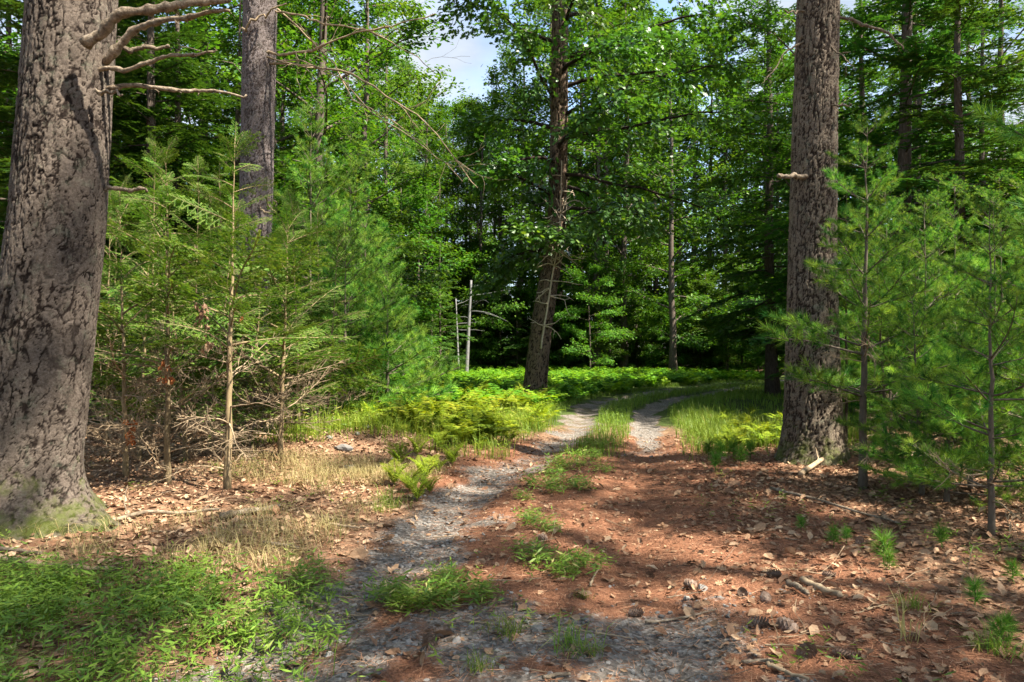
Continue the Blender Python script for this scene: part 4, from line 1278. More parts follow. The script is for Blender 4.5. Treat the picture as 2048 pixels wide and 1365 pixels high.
# the woods beyond, one mass of foliage
g = rng(5151)
n = 85000
fx = g.uniform(-125, 125, n); fy = g.uniform(84, 104, n)
top = 25 + 12 * vn2(fx * 0.16, fy * 0.12, 91) - 15 * np.exp(-((fx / fy * F + CX - 915) / 90) ** 2)
fz = height(fx, fy) + top * g.uniform(0, 1, n) ** 0.9
k = vn3(fx * 0.45, fy * 0.45, fz * 0.6, 92) > 0.40
P = np.stack([fx, fy, fz], -1)[k]
n = len(P)
mb = MB()
mb.inst(LEAF4[0], LEAF4[1], frames(g.normal(0, 1, (n, 3)) * [1, 1, 0.5], g.normal(0, 0.6, n)), P, g.uniform(0.6, 1.3, n), np.clip(g.normal(0.4, 0.2, n), 0, 1))
o = link('far_woods', mb.mesh('far_woods', M['leaf_broad']))
tag(o, 'far green wall of woods closing the view behind all the trees', 'woods', None, 'stuff')

# unseen trees added right of and behind the camera so crowns dapple the trail
SH = [('b', 0, 8.2, -3.8, 0.95), ('p', 3, 13.2, -0.3, 1.0), ('p', 4, 14.2, 4.0, 1.0), ('p', 4, 7.4, -1.9, 0.95), ('b', 3, 15, -11, 1.0), ('b', 0, -9, -6, 1.0), ('h', 1, -10, 2.5, 0.9), ('b', 1, 0, -14, 1.0)]
for k, (kd, v, x, y, sc) in enumerate(SH):
    nm, st, cat = SETS[kd]
    put_tree(nm, st[v], x, y, k * 1.7, sc, {'b': 'unseen tall broadleaf tree shading the near end of the trail', 'p': 'unseen tall pine added to shade the near end of the trail', 'h': 'unseen tall hemlock shading the near end of the trail'}[kd], cat, 'trees around the near end of the trail')

# ------------------------------------------------------------------ ferns
def frond(seed, ln=0.75, pairs=22, rise=1.15, simple=False):
    g = rng(seed)
    mb = MB()
    n = 12
    s = np.linspace(0, 1, n)
    a = rise - 1.35 * s ** 1.4
    p = np.stack([np.cumsum(np.cos(a)) / n, g.normal(0, 0.004, n).cumsum(), np.cumsum(np.sin(a)) / n], -1) * ln
    p -= p[0]
    if not simple: mb.add(*tube(p, np.linspace(0.0035, 0.001, n), 3), 0.6)
    for k in range(pairs):
        t = 0.16 + 0.84 * k / pairs
        q = np.array([np.interp(t * (n - 1), np.arange(n), p[:, c]) for c in range(3)])
        i = min(n - 2, int(t * (n - 1))); tg = unit(p[i + 1] - p[i])
        pl = ln * 0.23 * (math.sin(math.pi * min(1, (t - 0.08) * 1.05) ** 0.62) ** 0.8 + 0.05)
        for sg in (-1, 1):
            d = np.array([0, sg, 0]) + tg * 0.45 + np.array([0, 0, -0.18]) + g.normal(0, 0.06, 3)
            Rm = frames(d[None], g.normal(0, 0.25, 1))
            if simple:
                mb.inst(BLADE[0] * np.array([1, 0.30 * 20 / pairs, 1]), BLADE[1], Rm, q[None], np.array([pl]), np.array([g.uniform(0.3, 0.8)]))
            else:
                # toothed pinna: small leaflets either side
                for j in range(5):
                    u = 0.12 + 0.8 * j / 5
                    q2 = q + unit(d) * pl * u
                    for s2 in (-1, 1):
                        d2 = unit(d) * 0.8 + tg * s2
                        mb.inst(BLADE[0] * np.array([1, 0.5, 1]), BLADE[1], frames(d2[None], g.normal(0, 0.2, 1)), q2[None], np.array([pl * 0.30 * (1.15 - 0.8 * u)]), np.array([g.uniform(0.3, 0.8)]))
    return mb


FR = [frond(700 + k, 0.85, 18, 1.38 + 0.08 * k) for k in range(4)]
FRM = [f.mesh('frond', M['leaf_fern']) for f in FR]
FS = [frond(710 + k, 0.9, 20, 1.36 + 0.08 * k, True) for k in range(4)]


def fern_plant_mesh(seed, mat, n=9, src=FS):
    g = rng(seed)
    mb = MB()
    for k in range(n):
        v, f, r, _ = src[k % 4].arrays()
        a = k * 6.283 / n + g.normal(0, 0.3); s = g.uniform(0.6, 1.1)
        c, q = math.cos(a), math.sin(a)
        tl = g.normal(0.0, 0.22); ct, st_ = math.cos(tl), math.sin(tl)
        v = v @ np.array([[ct, 0, -st_], [0, 1, 0], [st_, 0, ct]]).T
        mb.add(v @ np.array([[c, -q, 0], [q, c, 0], [0, 0, 1]]).T * s + [g.normal(0, 0.03), g.normal(0, 0.03), 0], f, np.clip(r + g.normal(0, 0.12), 0, 1))
    return mb


FP = [fern_plant_mesh(730 + k, None).mesh('fern', M['leaf_fern']) for k in range(4)]
FPD = [fern_plant_mesh(740 + k, None).mesh('fern', M['leaf_fern_deep']) for k in range(4)]
g = rng(99)
# near ferns with every frond a part
NEARF = [(820, 985), (850, 965), (875, 950), (790, 975), (835, 1000), (860, 985), (905, 935), (880, 915), (920, 905), (800, 940), (835, 925), (955, 895), (985, 885), (760, 905), (870, 890)]
for k, (px, py) in enumerate(NEARF):
    x, y = gp(px, py)
    e = link('fern', None, None, (x, y, H1(x, y)))
    tag(e, 'fern with arching fronds along the left gravel wheel track', 'fern', 'ferns along the left wheel track')
    sc = g.uniform(0.35, 0.65)
    for j in range(6):
        link('frond', FRM[int(g.integers(4))], e, (0, 0, 0), (0, 0, j * 0.785 + g.normal(0, 0.25)), sc * g.uniform(0.75, 1.1))


def strew(n, pxr, pyr, test=None):
    o = []
    while len(o) < n:
        x, y = gp(g.uniform(*pxr), g.uniform(*pyr))
        if poly_dist(np.array([x]), np.array([y]), CTR)[0] < 1.55: continue
        if test and not test(x, y): continue
        o.append((x, y))
    return o


for x, y in strew(115, (700, 1090), (800, 905), lambda x, y: x > -5.5 and not (abs(x + 2.5) < 1.2 and y < 12.2)):
    o = link('fern', FP[int(g.integers(4))], None, (x, y, H1(x, y) - 0.02), (0, 0, g.uniform(0, 6.28)), 0.35 + 0.95 * g.random() ** 1.5)
    tag(o, 'yellow green fern in the sunny patch left of the trail', 'fern', 'ferns in the sunny patch')
for x, y in strew(45, (1440, 1600), (820, 915)):
    o = link('fern', FP[int(g.integers(4))], None, (x, y, H1(x, y) - 0.02), (0, 0, g.uniform(0, 6.28)), g.uniform(0.3, 0.72))
    tag(o, 'fern beside the grass left of the furrowed pine trunk', 'fern', 'ferns left of the furrowed trunk')
bed = MB()
FL = []
for k in range(4):
    mbx = fern_plant_mesh(760 + k, None, 6, [frond(770 + k * 4 + j, 0.95, 7, 1.38 + 0.08 * j, True) for j in range(4)])
    FL.append(mbx.arrays())
bp = []
for it in range(9000):
    if len(bp) >= 1900: break
    x, y = g.uniform(-13, 16), g.uniform(17.5, 52)
    px = x / y * F + CX
    dc = poly_dist(np.array([x]), np.array([y]), CTR)[0]
    if dc < 1.9 or px < 690 or px > 1570: continue
    if y < 40 and x > np.interp(y, CTR[:, 1], CTR[:, 0]): continue
    if vn2(np.array([x * 0.5]), np.array([y * 0.5]), 61)[0] < 0.18: continue
    bp.append((x, y))
bp = np.array(bp)
bz = height(bp[:, 0], bp[:, 1])
for k in range(4):
    s = slice(k, None, 4)
    q = bp[s]; n = len(q)
    a = g.uniform(0, 6.28, n)
    Rm = np.zeros((n, 3, 3)); Rm[:, 0, 0] = np.cos(a); Rm[:, 0, 1] = -np.sin(a); Rm[:, 1, 0] = np.sin(a); Rm[:, 1, 1] = np.cos(a); Rm[:, 2, 2] = 1
    v, f, r, _ = FL[k]
    bed.inst(v, f, Rm, np.stack([q[:, 0], q[:, 1], bz[s] - 0.02], -1), g.uniform(0.75, 1.2, n), np.clip(g.normal(0.5, 0.25, n), 0, 1))
fb = link('fern_bed', bed.mesh('fern_bed', M['leaf_fern_deep']))
tag(fb, 'wide bed of bright green ferns filling the clearing below the oak', 'ferns', None, 'stuff')


# ------------------------------------------------------------------ grass
def blades(P, g, hgt, wid, per=1, spread=0.35, r=None, lay=0.5):
    """arching grass blades from points P: two-segment strips"""
    P = np.repeat(P, per, 0); n = len(P)
    a = g.uniform(0, 6.283, n); h = hgt * g.uniform(0.5, 1.2, n); w_ = wid * g.uniform(0.7, 1.3, n)
    ou = np.stack([np.cos(a), np.sin(a), np.zeros(n)], -1); sd = np.stack([-np.sin(a), np.cos(a), np.zeros(n)], -1)
    P = P + ou * g.uniform(0, spread, n)[:, None] * 0.1
    ln = g.uniform(0.2, 1.0, n)[:, None] * lay
    p1 = P + ou * (h[:, None] * 0.35 * ln) + np.array([0, 0, 1]) * (h * 0.6)[:, None]
    p2 = P + ou * (h[:, None] * 1.1 * ln) + np.array([0, 0, 1]) * (h * (1 - 0.35 * ln[:, 0]))[:, None]
    w2 = w_[:, None] * sd
    V = np.stack([P - w2 * 0.5, P + w2 * 0.5, p1 - w2 * 0.5, p1 + w2 * 0.5, p2], 1).reshape(-1, 3)
    b = (np.arange(n) * 5)[:, None, None]
    Fc = (np.array([(0, 1, 3), (0, 3, 2), (2, 3, 4)])[None] + b).reshape(-1, 3)
    return V, Fc, np.repeat(np.clip(g.normal(0.5, 0.2, n), 0, 1) if r is None else r, 3)


def stilt(P, g, hgt=0.2, nl=7, ll=0.075):
    """leafy grass: thin stem with broad pointed blades"""
    mb = MB()
    n = len(P)
    a = g.uniform(0, 6.283, n); ln = g.uniform(0.1, 0.9, n)
    d = unit(np.stack([np.cos(a) * ln, np.sin(a) * ln, np.ones(n)], -1)); h = hgt * g.uniform(0.5, 1.25, n)
    tone = np.clip(g.normal(0.45, 0.2, n), 0, 1)
    st = BLADE[0] * np.array([1, 0.012, 1])
    mb.inst(st, BLADE[1], frames(d, g.uniform(0, 3, n)), P, h, tone)
    for k in range(nl):
        t = (0.25 + 0.75 * (k + 1) / nl) * h
        b = a + k * 2.6 + g.normal(0, 0.4, n)
        dl = np.stack([np.cos(b), np.sin(b), g.uniform(-0.35, 0.55, n)], -1)
        mb.inst(BLADE[0] * np.array([1, 0.20, 1]), BLADE[1], frames(dl, g.normal(0, 0.4, n)), P + d * t[:, None], ll * g.uniform(0.6, 1.3, n), np.clip(tone + g.normal(0, 0.12, n), 0, 1))
    return mb


def pts(n, box, dens, g):
    x = g.uniform(box[0], box[1], n); y = g.uniform(box[2], box[3], n)
    k = g.random(n) < dens(x, y)
    x, y = x[k], y[k]
    return np.stack([x, y, height(x, y)], -1)


g = rng(321)


def patch(x, y, s=1.6, sd=51):
    return fbm2(x * s, y * s, sd, 4)


# leafy grass at the left of the near trail
den = lambda x, y: np.clip(sstep(-0.95, -1.5, x + 0.5 * patch(x, y) + 0.10 * (y - 4)) * sstep(5.55, 4.9, y + 0.9 * patch(x, y, 1.1) + 0.10 * (x + 3)) * np.clip(0.28 + 1.4 * sstep(-0.08, 0.20, patch(x, y, 2.2, 52)), 0, 1), 0, 1)
mb = stilt(pts(9500, (-5.2, -0.6, 2.6, 6.0), den, g), g, 0.20, 7, 0.068)
mb.add(*blades(pts(9000, (-5.2, -0.6, 2.6, 6.0), den, g), g, 0.17, 0.004, 1, lay=0.9))
o = link('grass', mb.mesh('grass', M['grass']))
tag(o, 'leafy green grass spreading at the foot of the huge pine trunk', 'grass', None, 'stuff')
# grass between the wheel tracks where the trail bends, and along its verges
def strip_den(x, y):
    dc = poly_dist(x, y, CTR); dl = np.minimum(poly_dist(x, y, LTR), poly_dist(x, y, RTR))
    mid = sstep(0.85, 0.5, dc + 0.3 * patch(x, y)) * sstep(9.8, 13.0, y + 1.5 * patch(x, y, 0.8)) * sstep(0.30, 0.5, dl)
    ver = sstep(2.9, 2.2, dc + patch(x, y)) * sstep(0.48, 0.8, dl) * sstep(0.8, 1.2, dc) * sstep(9.5, 13.5, y + 1.5 * patch(x, y))
    return np.clip(mid + 0.9 * ver, 0, 1)
P = pts(90000, (-1, 15, 9, 40), strip_den, g)
mb = MB(); mb.add(*blades(P, g, 0.24, 0.008, 1))
k = P[:, 1] < 22
s2 = stilt(P[k][::5], g, 0.20, 5, 0.07)
v, f, r, _ = s2.arrays(); mb.add(v, f, r)
o = link('grass', mb.mesh('grass', M['grass']))
tag(o, 'sunlit grass along the centre strip and verges of the bending trail', 'grass', None, 'stuff')
# low grass on the inside of the bend
P = pts(60000, (4, 22, 17, 42), lambda x, y: sstep(1.3, 2.0, poly_dist(x, y, CTR)) * (x > np.interp(y, CTR[:, 1], CTR[:, 0])) * sstep(9.5, 6.0, poly_dist(x, y, CTR)) * (0.35 + 0.65 * sstep(-0.1, 0.1, patch(x, y, 0.8, 56))), g)
mb = MB(); mb.add(*blades(P[::2], g, 0.26, 0.014, 1))
o = link('grass', mb.mesh('grass', M['grass']))
tag(o, 'low green grass on the inside of the trail bend', 'grass', None, 'stuff')
# taller sunny grass left of the furrowed trunk
P = pts(16000, (1.9, 6.6, 10.6, 17.5), lambda x, y: sstep(1.3, 1.9, poly_dist(x, y, CTR)) * sstep(0.0, 0.2, patch(x, y, 1.0, 55) + 0.15) * sstep(10.8, 12.0, y), g)
mb = MB(); mb.add(*blades(P, g, 0.30, 0.007, 1)); mb.add(*blades(P[::9], g, 0.5, 0.005, 1))
o = link('grass', mb.mesh('grass', M['grass']))
tag(o, 'tall sunny grass between the trail and the furrowed pine trunk', 'grass', None, 'stuff')
# grass growing up through the sunny ferns
P = pts(30000, (-5.0, 1.2, 10.8, 21), lambda x, y: sstep(1.1, 1.5, poly_dist(x, y, CTR)) * sstep(-0.08, 0.14, patch(x, y, 1.2, 58)) * sstep(-4.8, -3.0, x + 0.1 * (16 - y)) * (x < np.interp(y, CTR[:, 1], CTR[:, 0])), g)
mb = MB(); mb.add(*blades(P, g, 0.34, 0.007, 1)); mb.add(*blades(P[::8], g, 0.62, 0.005, 1)); v, f, r, _ = stilt(P[::7], g, 0.42, 7, 0.09).arrays(); mb.add(v, f, r)
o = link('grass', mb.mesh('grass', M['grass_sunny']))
tag(o, 'yellow green grass growing up through the sunny ferns', 'grass', None, 'stuff')
# dry grass
P = pts(22000, (-4.2, -0.4, 5.2, 10.2), lambda x, y: 0.9 * sstep(-0.04, 0.20, patch(x, y, 1.0, 57)) * sstep(0.55, 0.9, poly_dist(x, y, LTR)) * sstep(2.6, 1.2, np.abs(x + 1.9)), g)
mb = MB(); mb.add(*blades(P, g, 0.20, 0.004, 1, lay=1.5))
o = link('dry_grass', mb.mesh('dry_grass', M['grass_dry']))
tag(o, 'straw coloured dry grass between the saplings and the left wheel track', 'grass', None, 'stuff')
# weeds thinly spread over the litter
P = pts(9000, (-7, 6, 3.0, 15), lambda x, y: 0.75 * sstep(0.08, 0.25, patch(x, y, 1.4, 59)) * sstep(0.35, 0.7, np.minimum(poly_dist(x, y, LTR), poly_dist(x, y, RTR))), g)
mb = stilt(P, g, 0.13, 5, 0.06)
o = link('weeds', mb.mesh('weeds', M['grass']))
tag(o, 'low green weeds scattered thinly over the leaf litter', 'weeds', None, 'stuff')

# single tufts on the trail
TM = []
for k in range(5):
    gg = rng(800 + k)
    mb = MB()
    if k < 3:
        Pq = np.stack([gg.normal(0, 0.05, 46), gg.normal(0, 0.05, 46), np.full(46, -0.005)], -1)
        mb.add(*blades(Pq, gg, 0.12, 0.0045, 1, lay=1.6)); mb.add(*blades(Pq[:22], gg, 0.21, 0.004, 1, lay=1.0)); mb.add(*blades(Pq[:9], gg, 0.16, 0.004, 1, lay=2.2, r=np.full(9, 0.97)))
    else:
        Pq = np.stack([gg.normal(0, 0.10, 34), gg.normal(0, 0.10, 34), np.full(34, -0.005)], -1)
        v, f, r, _ = stilt(Pq, gg, 0.17, 6, 0.075).arrays(); mb.add(v, f, r)
    TM.append(mb.mesh('grass_tuft', M['grass']))
TUF = [(1018, 1262, 0, 1.0), (1140, 1290, 0, 1.1), (1175, 1300, 1, 0.7), (955, 1335, 2, 0.7), (1165, 1190, 0, 0.5), (790, 1012, 1, 1.3), (775, 1000, 2, 1.2), (760, 1022, 0, 0.9), (1990, 1310, 2, 1.0), (1960, 1300, 1, 0.6), (1820, 1225, 0, 0.8),
       (800, 1190, 3, 1.0), (840, 1200, 4, 1.1), (880, 1195, 3, 1.0), (925, 1200, 4, 1.0), (860, 1215, 4, 0.9), (905, 1160, 3, 0.8), (960, 1195, 3, 0.7), (880, 1145, 4, 0.6), (780, 1180, 4, 0.8), (815, 1215, 3, 0.8),
       (1070, 1115, 3, 0.9), (1110, 1130, 4, 1.0), (1150, 1140, 3, 0.9), (1180, 1125, 4, 0.7), (1130, 1150, 3, 0.8), (1075, 1050, 4, 0.9), (1100, 1060, 3, 0.7), (1060, 1035, 4, 0.6),
       (1075, 975, 4, 1.1), (1110, 985, 3, 1.0), (1140, 970, 4, 1.0), (1160, 980, 3, 1.0), (1100, 950, 4, 1.0), (1130, 940, 3, 1.0), (1165, 935, 4, 1.0), (1185, 920, 3, 1.0), (1150, 915, 4, 1.0), (1200, 945, 4, 0.8), (1050, 1000, 3, 0.7), (1120, 930, 3, 1.0), (1195, 900, 4, 1.1), (1170, 895, 3, 1.1), (1215, 890, 4, 1.0)]
for k, (px, py, v, sc) in enumerate(TUF):
    x, y = gp(px, py)
    o = link('grass_tuft', TM[v], None, (x, y, H1(x, y)), (0, 0, k * 1.3), sc)
    tag(o, 'spiky grass tuft of narrow blades rooted on open ground' if v < 3 else 'low leafy grass clump growing between the wheel tracks', 'grass tuft', 'spiky grass tufts' if v < 3 else 'leafy clumps between the wheel tracks')

gg = rng(861)
mb = MB()
mb.add(*tube([(0, 0, -0.02), (0.004, 0, 0.06), (0, 0.003, 0.13), (0.002, 0, 0.2)], [0.005, 0.004, 0.003, 0.002], 5), 0.1)
for k in range(9):
    v, f, r, _ = TUFTS[k % 4]
    d = np.array([[math.cos(k * 2.4), math.sin(k * 2.4), 0.5 + 0.12 * k]])
    mb.add(v @ frames(d, 0.0)[0].T * 0.8 + unit(d[0]) * 0.05 + [0, 0, 0.06 + 0.014 * k], f, np.clip(r * 0.6 + 0.2, 0, 1))
SEED = mb.mesh('pine_seedling', M['leaf_pine'])
for k, (px, py, sc) in enumerate([(1664, 1098, 0.8), (1690, 1090, 0.6), (1764, 1135, 1.1), (1775, 1150, 0.7), (1944, 1228, 0.8), (1994, 1305, 0.8), (2010, 1290, 0.6), (1880, 1110, 0.8), (1600, 1060, 0.6), (1440, 935, 1.4), (1465, 930, 1.3), (1415, 925, 1.2), (1480, 942, 1.2), (1430, 948, 1.1), (1500, 930, 1.2), (2020, 1180, 0.7)]):
    x, y = gp(px, py)
    o = link('pine_seedling', SEED, None, (x, y, H1(x, y)), (0, 0, k * 1.1), sc)
    near = 9 <= k <= 14
    tag(o, 'soft green pine seedling in the patch left of the furrowed trunk' if near else 'ankle high pine seedling poking through dead leaves', 'seedling', 'seedlings left of the furrowed trunk' if near else 'seedlings among dead leaves')
gg = rng(862)
mb = MB()
Pq = np.stack([gg.normal(0, 0.03, 16), gg.normal(0, 0.03, 16), np.full(16, -0.01)], -1)
mb.add(*blades(Pq, gg, 0.34, 0.006, 1, lay=1.1))
x, y = gp(1815, 1282)
o = link('grass_tuft', mb.mesh('grass_tuft', M['grass_dry']), None, (x, y, H1(x, y)))
tag(o, 'straw yellow grass tuft with long bent blades among dead leaves', 'grass tuft')

# ------------------------------------------------------------------ gravel, needles, leaves
g = rng(55)


def rock(seed, flat=0.55, sub=0):
    gg = rng(seed)
    ph = (1 + 5 ** 0.5) / 2
    v = unit(np.array([(-1, ph, 0), (1, ph, 0), (-1, -ph, 0), (1, -ph, 0), (0, -1, ph), (0, 1, ph), (0, -1, -ph), (0, 1, -ph), (ph, 0, -1), (ph, 0, 1), (-ph, 0, -1), (-ph, 0, 1)]))
    f = np.array([(0, 11, 5), (0, 5, 1), (0, 1, 7), (0, 7, 10), (0, 10, 11), (1, 5, 9), (5, 11, 4), (11, 10, 2), (10, 7, 6), (7, 1, 8), (3, 9, 4), (3, 4, 2), (3, 2, 6), (3, 6, 8), (3, 8, 9), (4, 9, 5), (2, 4, 11), (6, 2, 10), (8, 6, 7), (9, 8, 1)])
    for _ in range(sub):
        v2 = list(v); mid = {}; nf = []
        def md(a, b):
            kk = (min(a, b), max(a, b))
            if kk not in mid:
                mid[kk] = len(v2); v2.append(unit((v2[a] + v2[b]) / 2))
            return mid[kk]
        for a, b, c in f:
            x_, y_, z_ = md(a, b), md(b, c), md(c, a)
            nf += [(a, x_, z_), (b, y_, x_), (c, z_, y_), (x_, y_, z_)]
        v, f = np.array(v2), np.array(nf)
    v = v * (1 + 0.55 * (vn3(v[:, 0] * 1.3 + seed, v[:, 1] * 1.3, v[:, 2] * 1.3, seed)[:, None] - 0.5) + 0.18 * gg.uniform(-1, 1, (len(v), 1))) * np.array([1.0, gg.uniform(0.6, 0.9), flat])
    return v, f


RK = [rock(k) for k in range(4)]
P = pts(60000, (-3.2, 4.2, 2.9, 16), lambda x, y: gravel_mask(x, y) * np.interp(y, [3, 7, 16], [0.55, 0.35, 0.10]) * (0.35 + 0.65 * (patch(x, y, 3.0, 71) > -0.05)), g)
mb = MB()
n = len(P)
sz = 0.0125 * np.exp(g.normal(0, 0.45, n))
for k in range(4):
    s = slice(k, None, 4); q = P[s]; m_ = len(q)
    d = np.stack([np.cos(t_ := g.uniform(0, 6.28, m_)), np.sin(t_), g.normal(0, 0.2, m_)], -1)
    mb.inst(RK[k][0], RK[k][1], frames(d, g.normal(0, 0.3, m_)), q + np.array([0, 0, 0.002]), sz[s], g.random(m_))
o = link('gravel', mb.mesh('gravel', M['stone']))
tag(o, 'grey crushed gravel lying in the wheel tracks', 'gravel', None, 'stuff')
RM = []
for k in range(4):
    v, f = rock(k + 10, 0.5, 1)
    RM.append(mesh_np('stone', v, f, M['stone'], np.full(len(f), 0.3 + 0.15 * k)))
P = pts(4000, (-2.4, 2.4, 2.9, 9), lambda x, y: gravel_mask(x, y) * 0.09, g)[:150]
for k, p in enumerate(P):
    o = link('stone', RM[k % 4], None, (p[0], p[1], p[2] + 0.004), (g.normal(0, 0.2), g.normal(0, 0.2), g.uniform(0, 6.28)), 0.022 * math.exp(g.normal(0, 0.25)))
    tag(o, 'larger grey stone lying loose in the gravel wheel track', 'stone', 'larger stones in the gravel')
for k, (px, py, s) in enumerate([(690, 925, 0.13), (735, 903, 0.09), (660, 915, 0.08), (700, 942, 0.10), (790, 930, 0.07), (715, 912, 0.06)]):
    x, y = gp(px, py)
    o = link('rock', RM[k % 4], None, (x, y, H1(x, y) + s * 0.15), (0.1, 0.1, k), s)
    tag(o, 'pale angular rock on the low bank behind the dry grass', 'rock', 'rocks on the low bank')

# rust pine needles
P = pts(260000, (-3.5, 6.2, 2.8, 14), lambda x, y: np.clip(needle_mask(x, y) + 0.12, 0, 1) * np.interp(y, [3, 8, 15], [0.55, 0.42, 0.16]), g)
n = len(P)
t_ = g.uniform(0, 6.28, n)
d = np.stack([np.cos(t_), np.sin(t_), g.normal(0.02, 0.10, n)], -1)
mb = MB()
mb.inst(NEEDLE[0] * np.array([1, 0.030, 1]), NEEDLE[1], frames(d, g.uniform(-0.8, 0.8, n)), P + np.array([0, 0, 0.010]) + np.array([0, 0, 1]) * g.uniform(0, 0.010, (n, 1)), 0.10 * g.uniform(0.6, 1.2, n), g.random(n))
o = link('pine_needles', mb.mesh('pine_needles', M['needle']))
tag(o, 'rust brown pine needles carpeting the middle of the trail', 'pine needles', None, 'stuff')


def litter_den(x, y):
    dc = poly_dist(x, y, CTR)
    a = sstep(1.3, 2.6, dc + 1.0 * patch(x, y)) * (0.35 + 0.65 * sstep(-0.12, 0.16, patch(x, y, 0.9, 81)))
    return np.clip(np.where(y > 13, a * 0.3, a) + 0.22, 0, 1) * (1 - 0.5 * gravel_mask(x, y))


P = pts(76000, (-8, 8, 2.7, 14), litter_den, g)
n = len(P)
t_ = g.uniform(0, 6.28, n)
d = np.stack([np.cos(t_), np.sin(t_), g.normal(0.05, 0.25, n)], -1)
mb = MB()
mb.inst(CURL[0] * np.array([1, 1.0, 1.2]), CURL[1], frames(d, g.normal(0, 0.45, n)), P + np.array([0, 0, 0.008]), 0.052 * np.exp(g.normal(0, 0.38, n)), np.clip(g.random(n) + 0.22 * (P[:, 0] < -0.8), 0, 1))
o = link('leaf_litter', mb.mesh('leaf_litter', M['leaf_dead']))
tag(o, 'dry brown fallen leaves covering the forest floor', 'leaf litter', None, 'stuff')
LM = []
for k in range(6):
    gg = rng(830 + k)
    v = OAKLEAF[0].copy(); v[:, 2] = 0.35 * gg.uniform(0.4, 1.0) * v[:, 1] ** 2 / 0.13 * 0.35 + 0.12 * gg.uniform(-1, 1) * (v[:, 0] - 0.5) ** 2 * 4 + 0.03 * gg.normal(0, 1, len(v))
    v[:, 2] -= v[:, 2].min()
    LM.append(mesh_np('fallen_leaf', v, OAKLEAF[1], M['leaf_dead'], np.full(len(OAKLEAF[1]), 0.35 + 0.1 * k)))
P = np.concatenate([pts(900, (1.2, 4.2, 2.9, 5.5), lambda x, y: litter_den(x, y) * 0.6, g)[:170], pts(900, (-5, -1.4, 4.9, 7.6), lambda x, y: litter_den(x, y) * 0.5, g)[:90], pts(300, (-1, 1.5, 3, 6), lambda x, y: 0.2 + 0 * x, g)[:25]])
for k, p in enumerate(P):
    o = link('fallen_leaf', LM[int(g.integers(6))], None, (p[0], p[1], p[2] + 0.015), (g.normal(0, 0.3), g.normal(0, 0.3), g.uniform(0, 6.28)), 0.088 * g.uniform(0.7, 1.25))
    tag(o, 'curled brown oak leaf lying on top of the litter', 'leaf', 'fallen oak leaves on the litter')


# ------------------------------------------------------------------ fallen branches, sticks, cones
def stick(name, pix, r0, r1, label, cat, seed, mat='dead_wood', twigs=0, lift=0.0, group=None):
    P = np.array([(*gp(a, b), 0) for a, b in pix])
    o = P[0].copy(); o[2] = H1(o[0], o[1])
    q = smooth_path(P, 14)
    gg = rng(seed)
    q[:, :2] += gg.normal(0, r0 * 0.35, (14, 2))
    rr = np.linspace(r0, r1, 14) * (1 + gg.normal(0, 0.08, 14))
    q[:, 2] = height(q[:, 0], q[:, 1]) + rr * 0.75 + (0.022 if r0 > 0.012 else 0.012) + lift * np.linspace(0, 1, 14)
    mb = MB()
    mb.add(*tube(q, rr, 8))
    for _ in range(twigs):
        i = int(gg.integers(3, 13))
        tq = wander(q[i], unit(q[min(13, i + 1)] - q[i - 1]) + gg.normal(0, 0.7, 3) * [1, 1, 0.4], gg.uniform(0.15, 0.5), 5, gg, -0.1, 0.15)
        tq[:, 2] = np.maximum(tq[:, 2], height(tq[:, 0], tq[:, 1]) + 0.006)
        mb.add(*tube(tq, np.linspace(rr[i] * 0.5, 0.002, 6), 4))
    v, f, r, m_ = mb.arrays()
    ob = link(name, mesh_np(name, v - o, f, M[mat], r, m_, True), None, tuple(o))
    return tag(ob, label, cat, group)


stick('fallen_branch', [(440, 1048), (500, 1035), (562, 1020)], 0.035, 0.025, 'pale bark stripped log end lying in dry grass', 'branch', 1)
stick('fallen_branch', [(215, 1068), (290, 1044), (360, 1040), (440, 1030)], 0.022, 0.012, 'long pale grey branch crossing the sunlit leaves by the huge trunk', 'branch', 2, twigs=3)
stick('fallen_branch', [(-20, 1140), (90, 1147), (230, 1145)], 0.028, 0.02, 'dark branch half hidden at the edge of the leafy grass', 'branch', 3, 'dead_twig')
stick('fallen_branch', [(-10, 1128), (90, 1126)], 0.02, 0.014, 'short grey branch under the huge pine', 'branch', 4)
stick('fallen_branch', [(1540, 985), (1640, 1012), (1740, 1040), (1800, 1058)], 0.022, 0.009, 'long thin bent branch lying right of the trail', 'branch', 5, twigs=6)
stick('fallen_branch', [(1600, 965), (1640, 948), (1690, 915)], 0.035, 0.02, 'mossy branch leaning out at the foot of the furrowed trunk', 'branch', 6, 'dead_twig', 4, 0.12)
stick('log_piece', [(1602, 1165), (1640, 1185), (1682, 1202)], 0.028, 0.02, 'lichen covered dark log piece lying in dead leaves', 'log', 7, 'dead_twig')
stick('log_piece', [(1574, 1170), (1592, 1182), (1612, 1196)], 0.022, 0.018, 'short tan log piece beside the lichen covered one', 'log', 8)
stick('log_piece', [(610, 1195), (632, 1200), (655, 1206)], 0.018, 0.016, 'short tan stick of wood on the sunlit left wheel track', 'log', 9)
stick('stick', [(1290, 1228), (1360, 1222), (1430, 1217)], 0.009, 0.006, 'thin straight stick lying across the shaded gravel', 'stick', 10)
stick('stick', [(1480, 1318), (1550, 1324)], 0.011, 0.009, 'pale stick lying on rust needles at the near end of the trail', 'stick', 11)
stick('stick', [(1085, 1362), (1140, 1347)], 0.012, 0.009, 'short pale stick beside the spiky grass on gravel', 'stick', 12)
stick('stick', [(1178, 1170), (1190, 1140), (1198, 1128)], 0.010, 0.006, 'dark bent stick beside the leafy clump between the tracks', 'stick', 13, 'dead_twig')
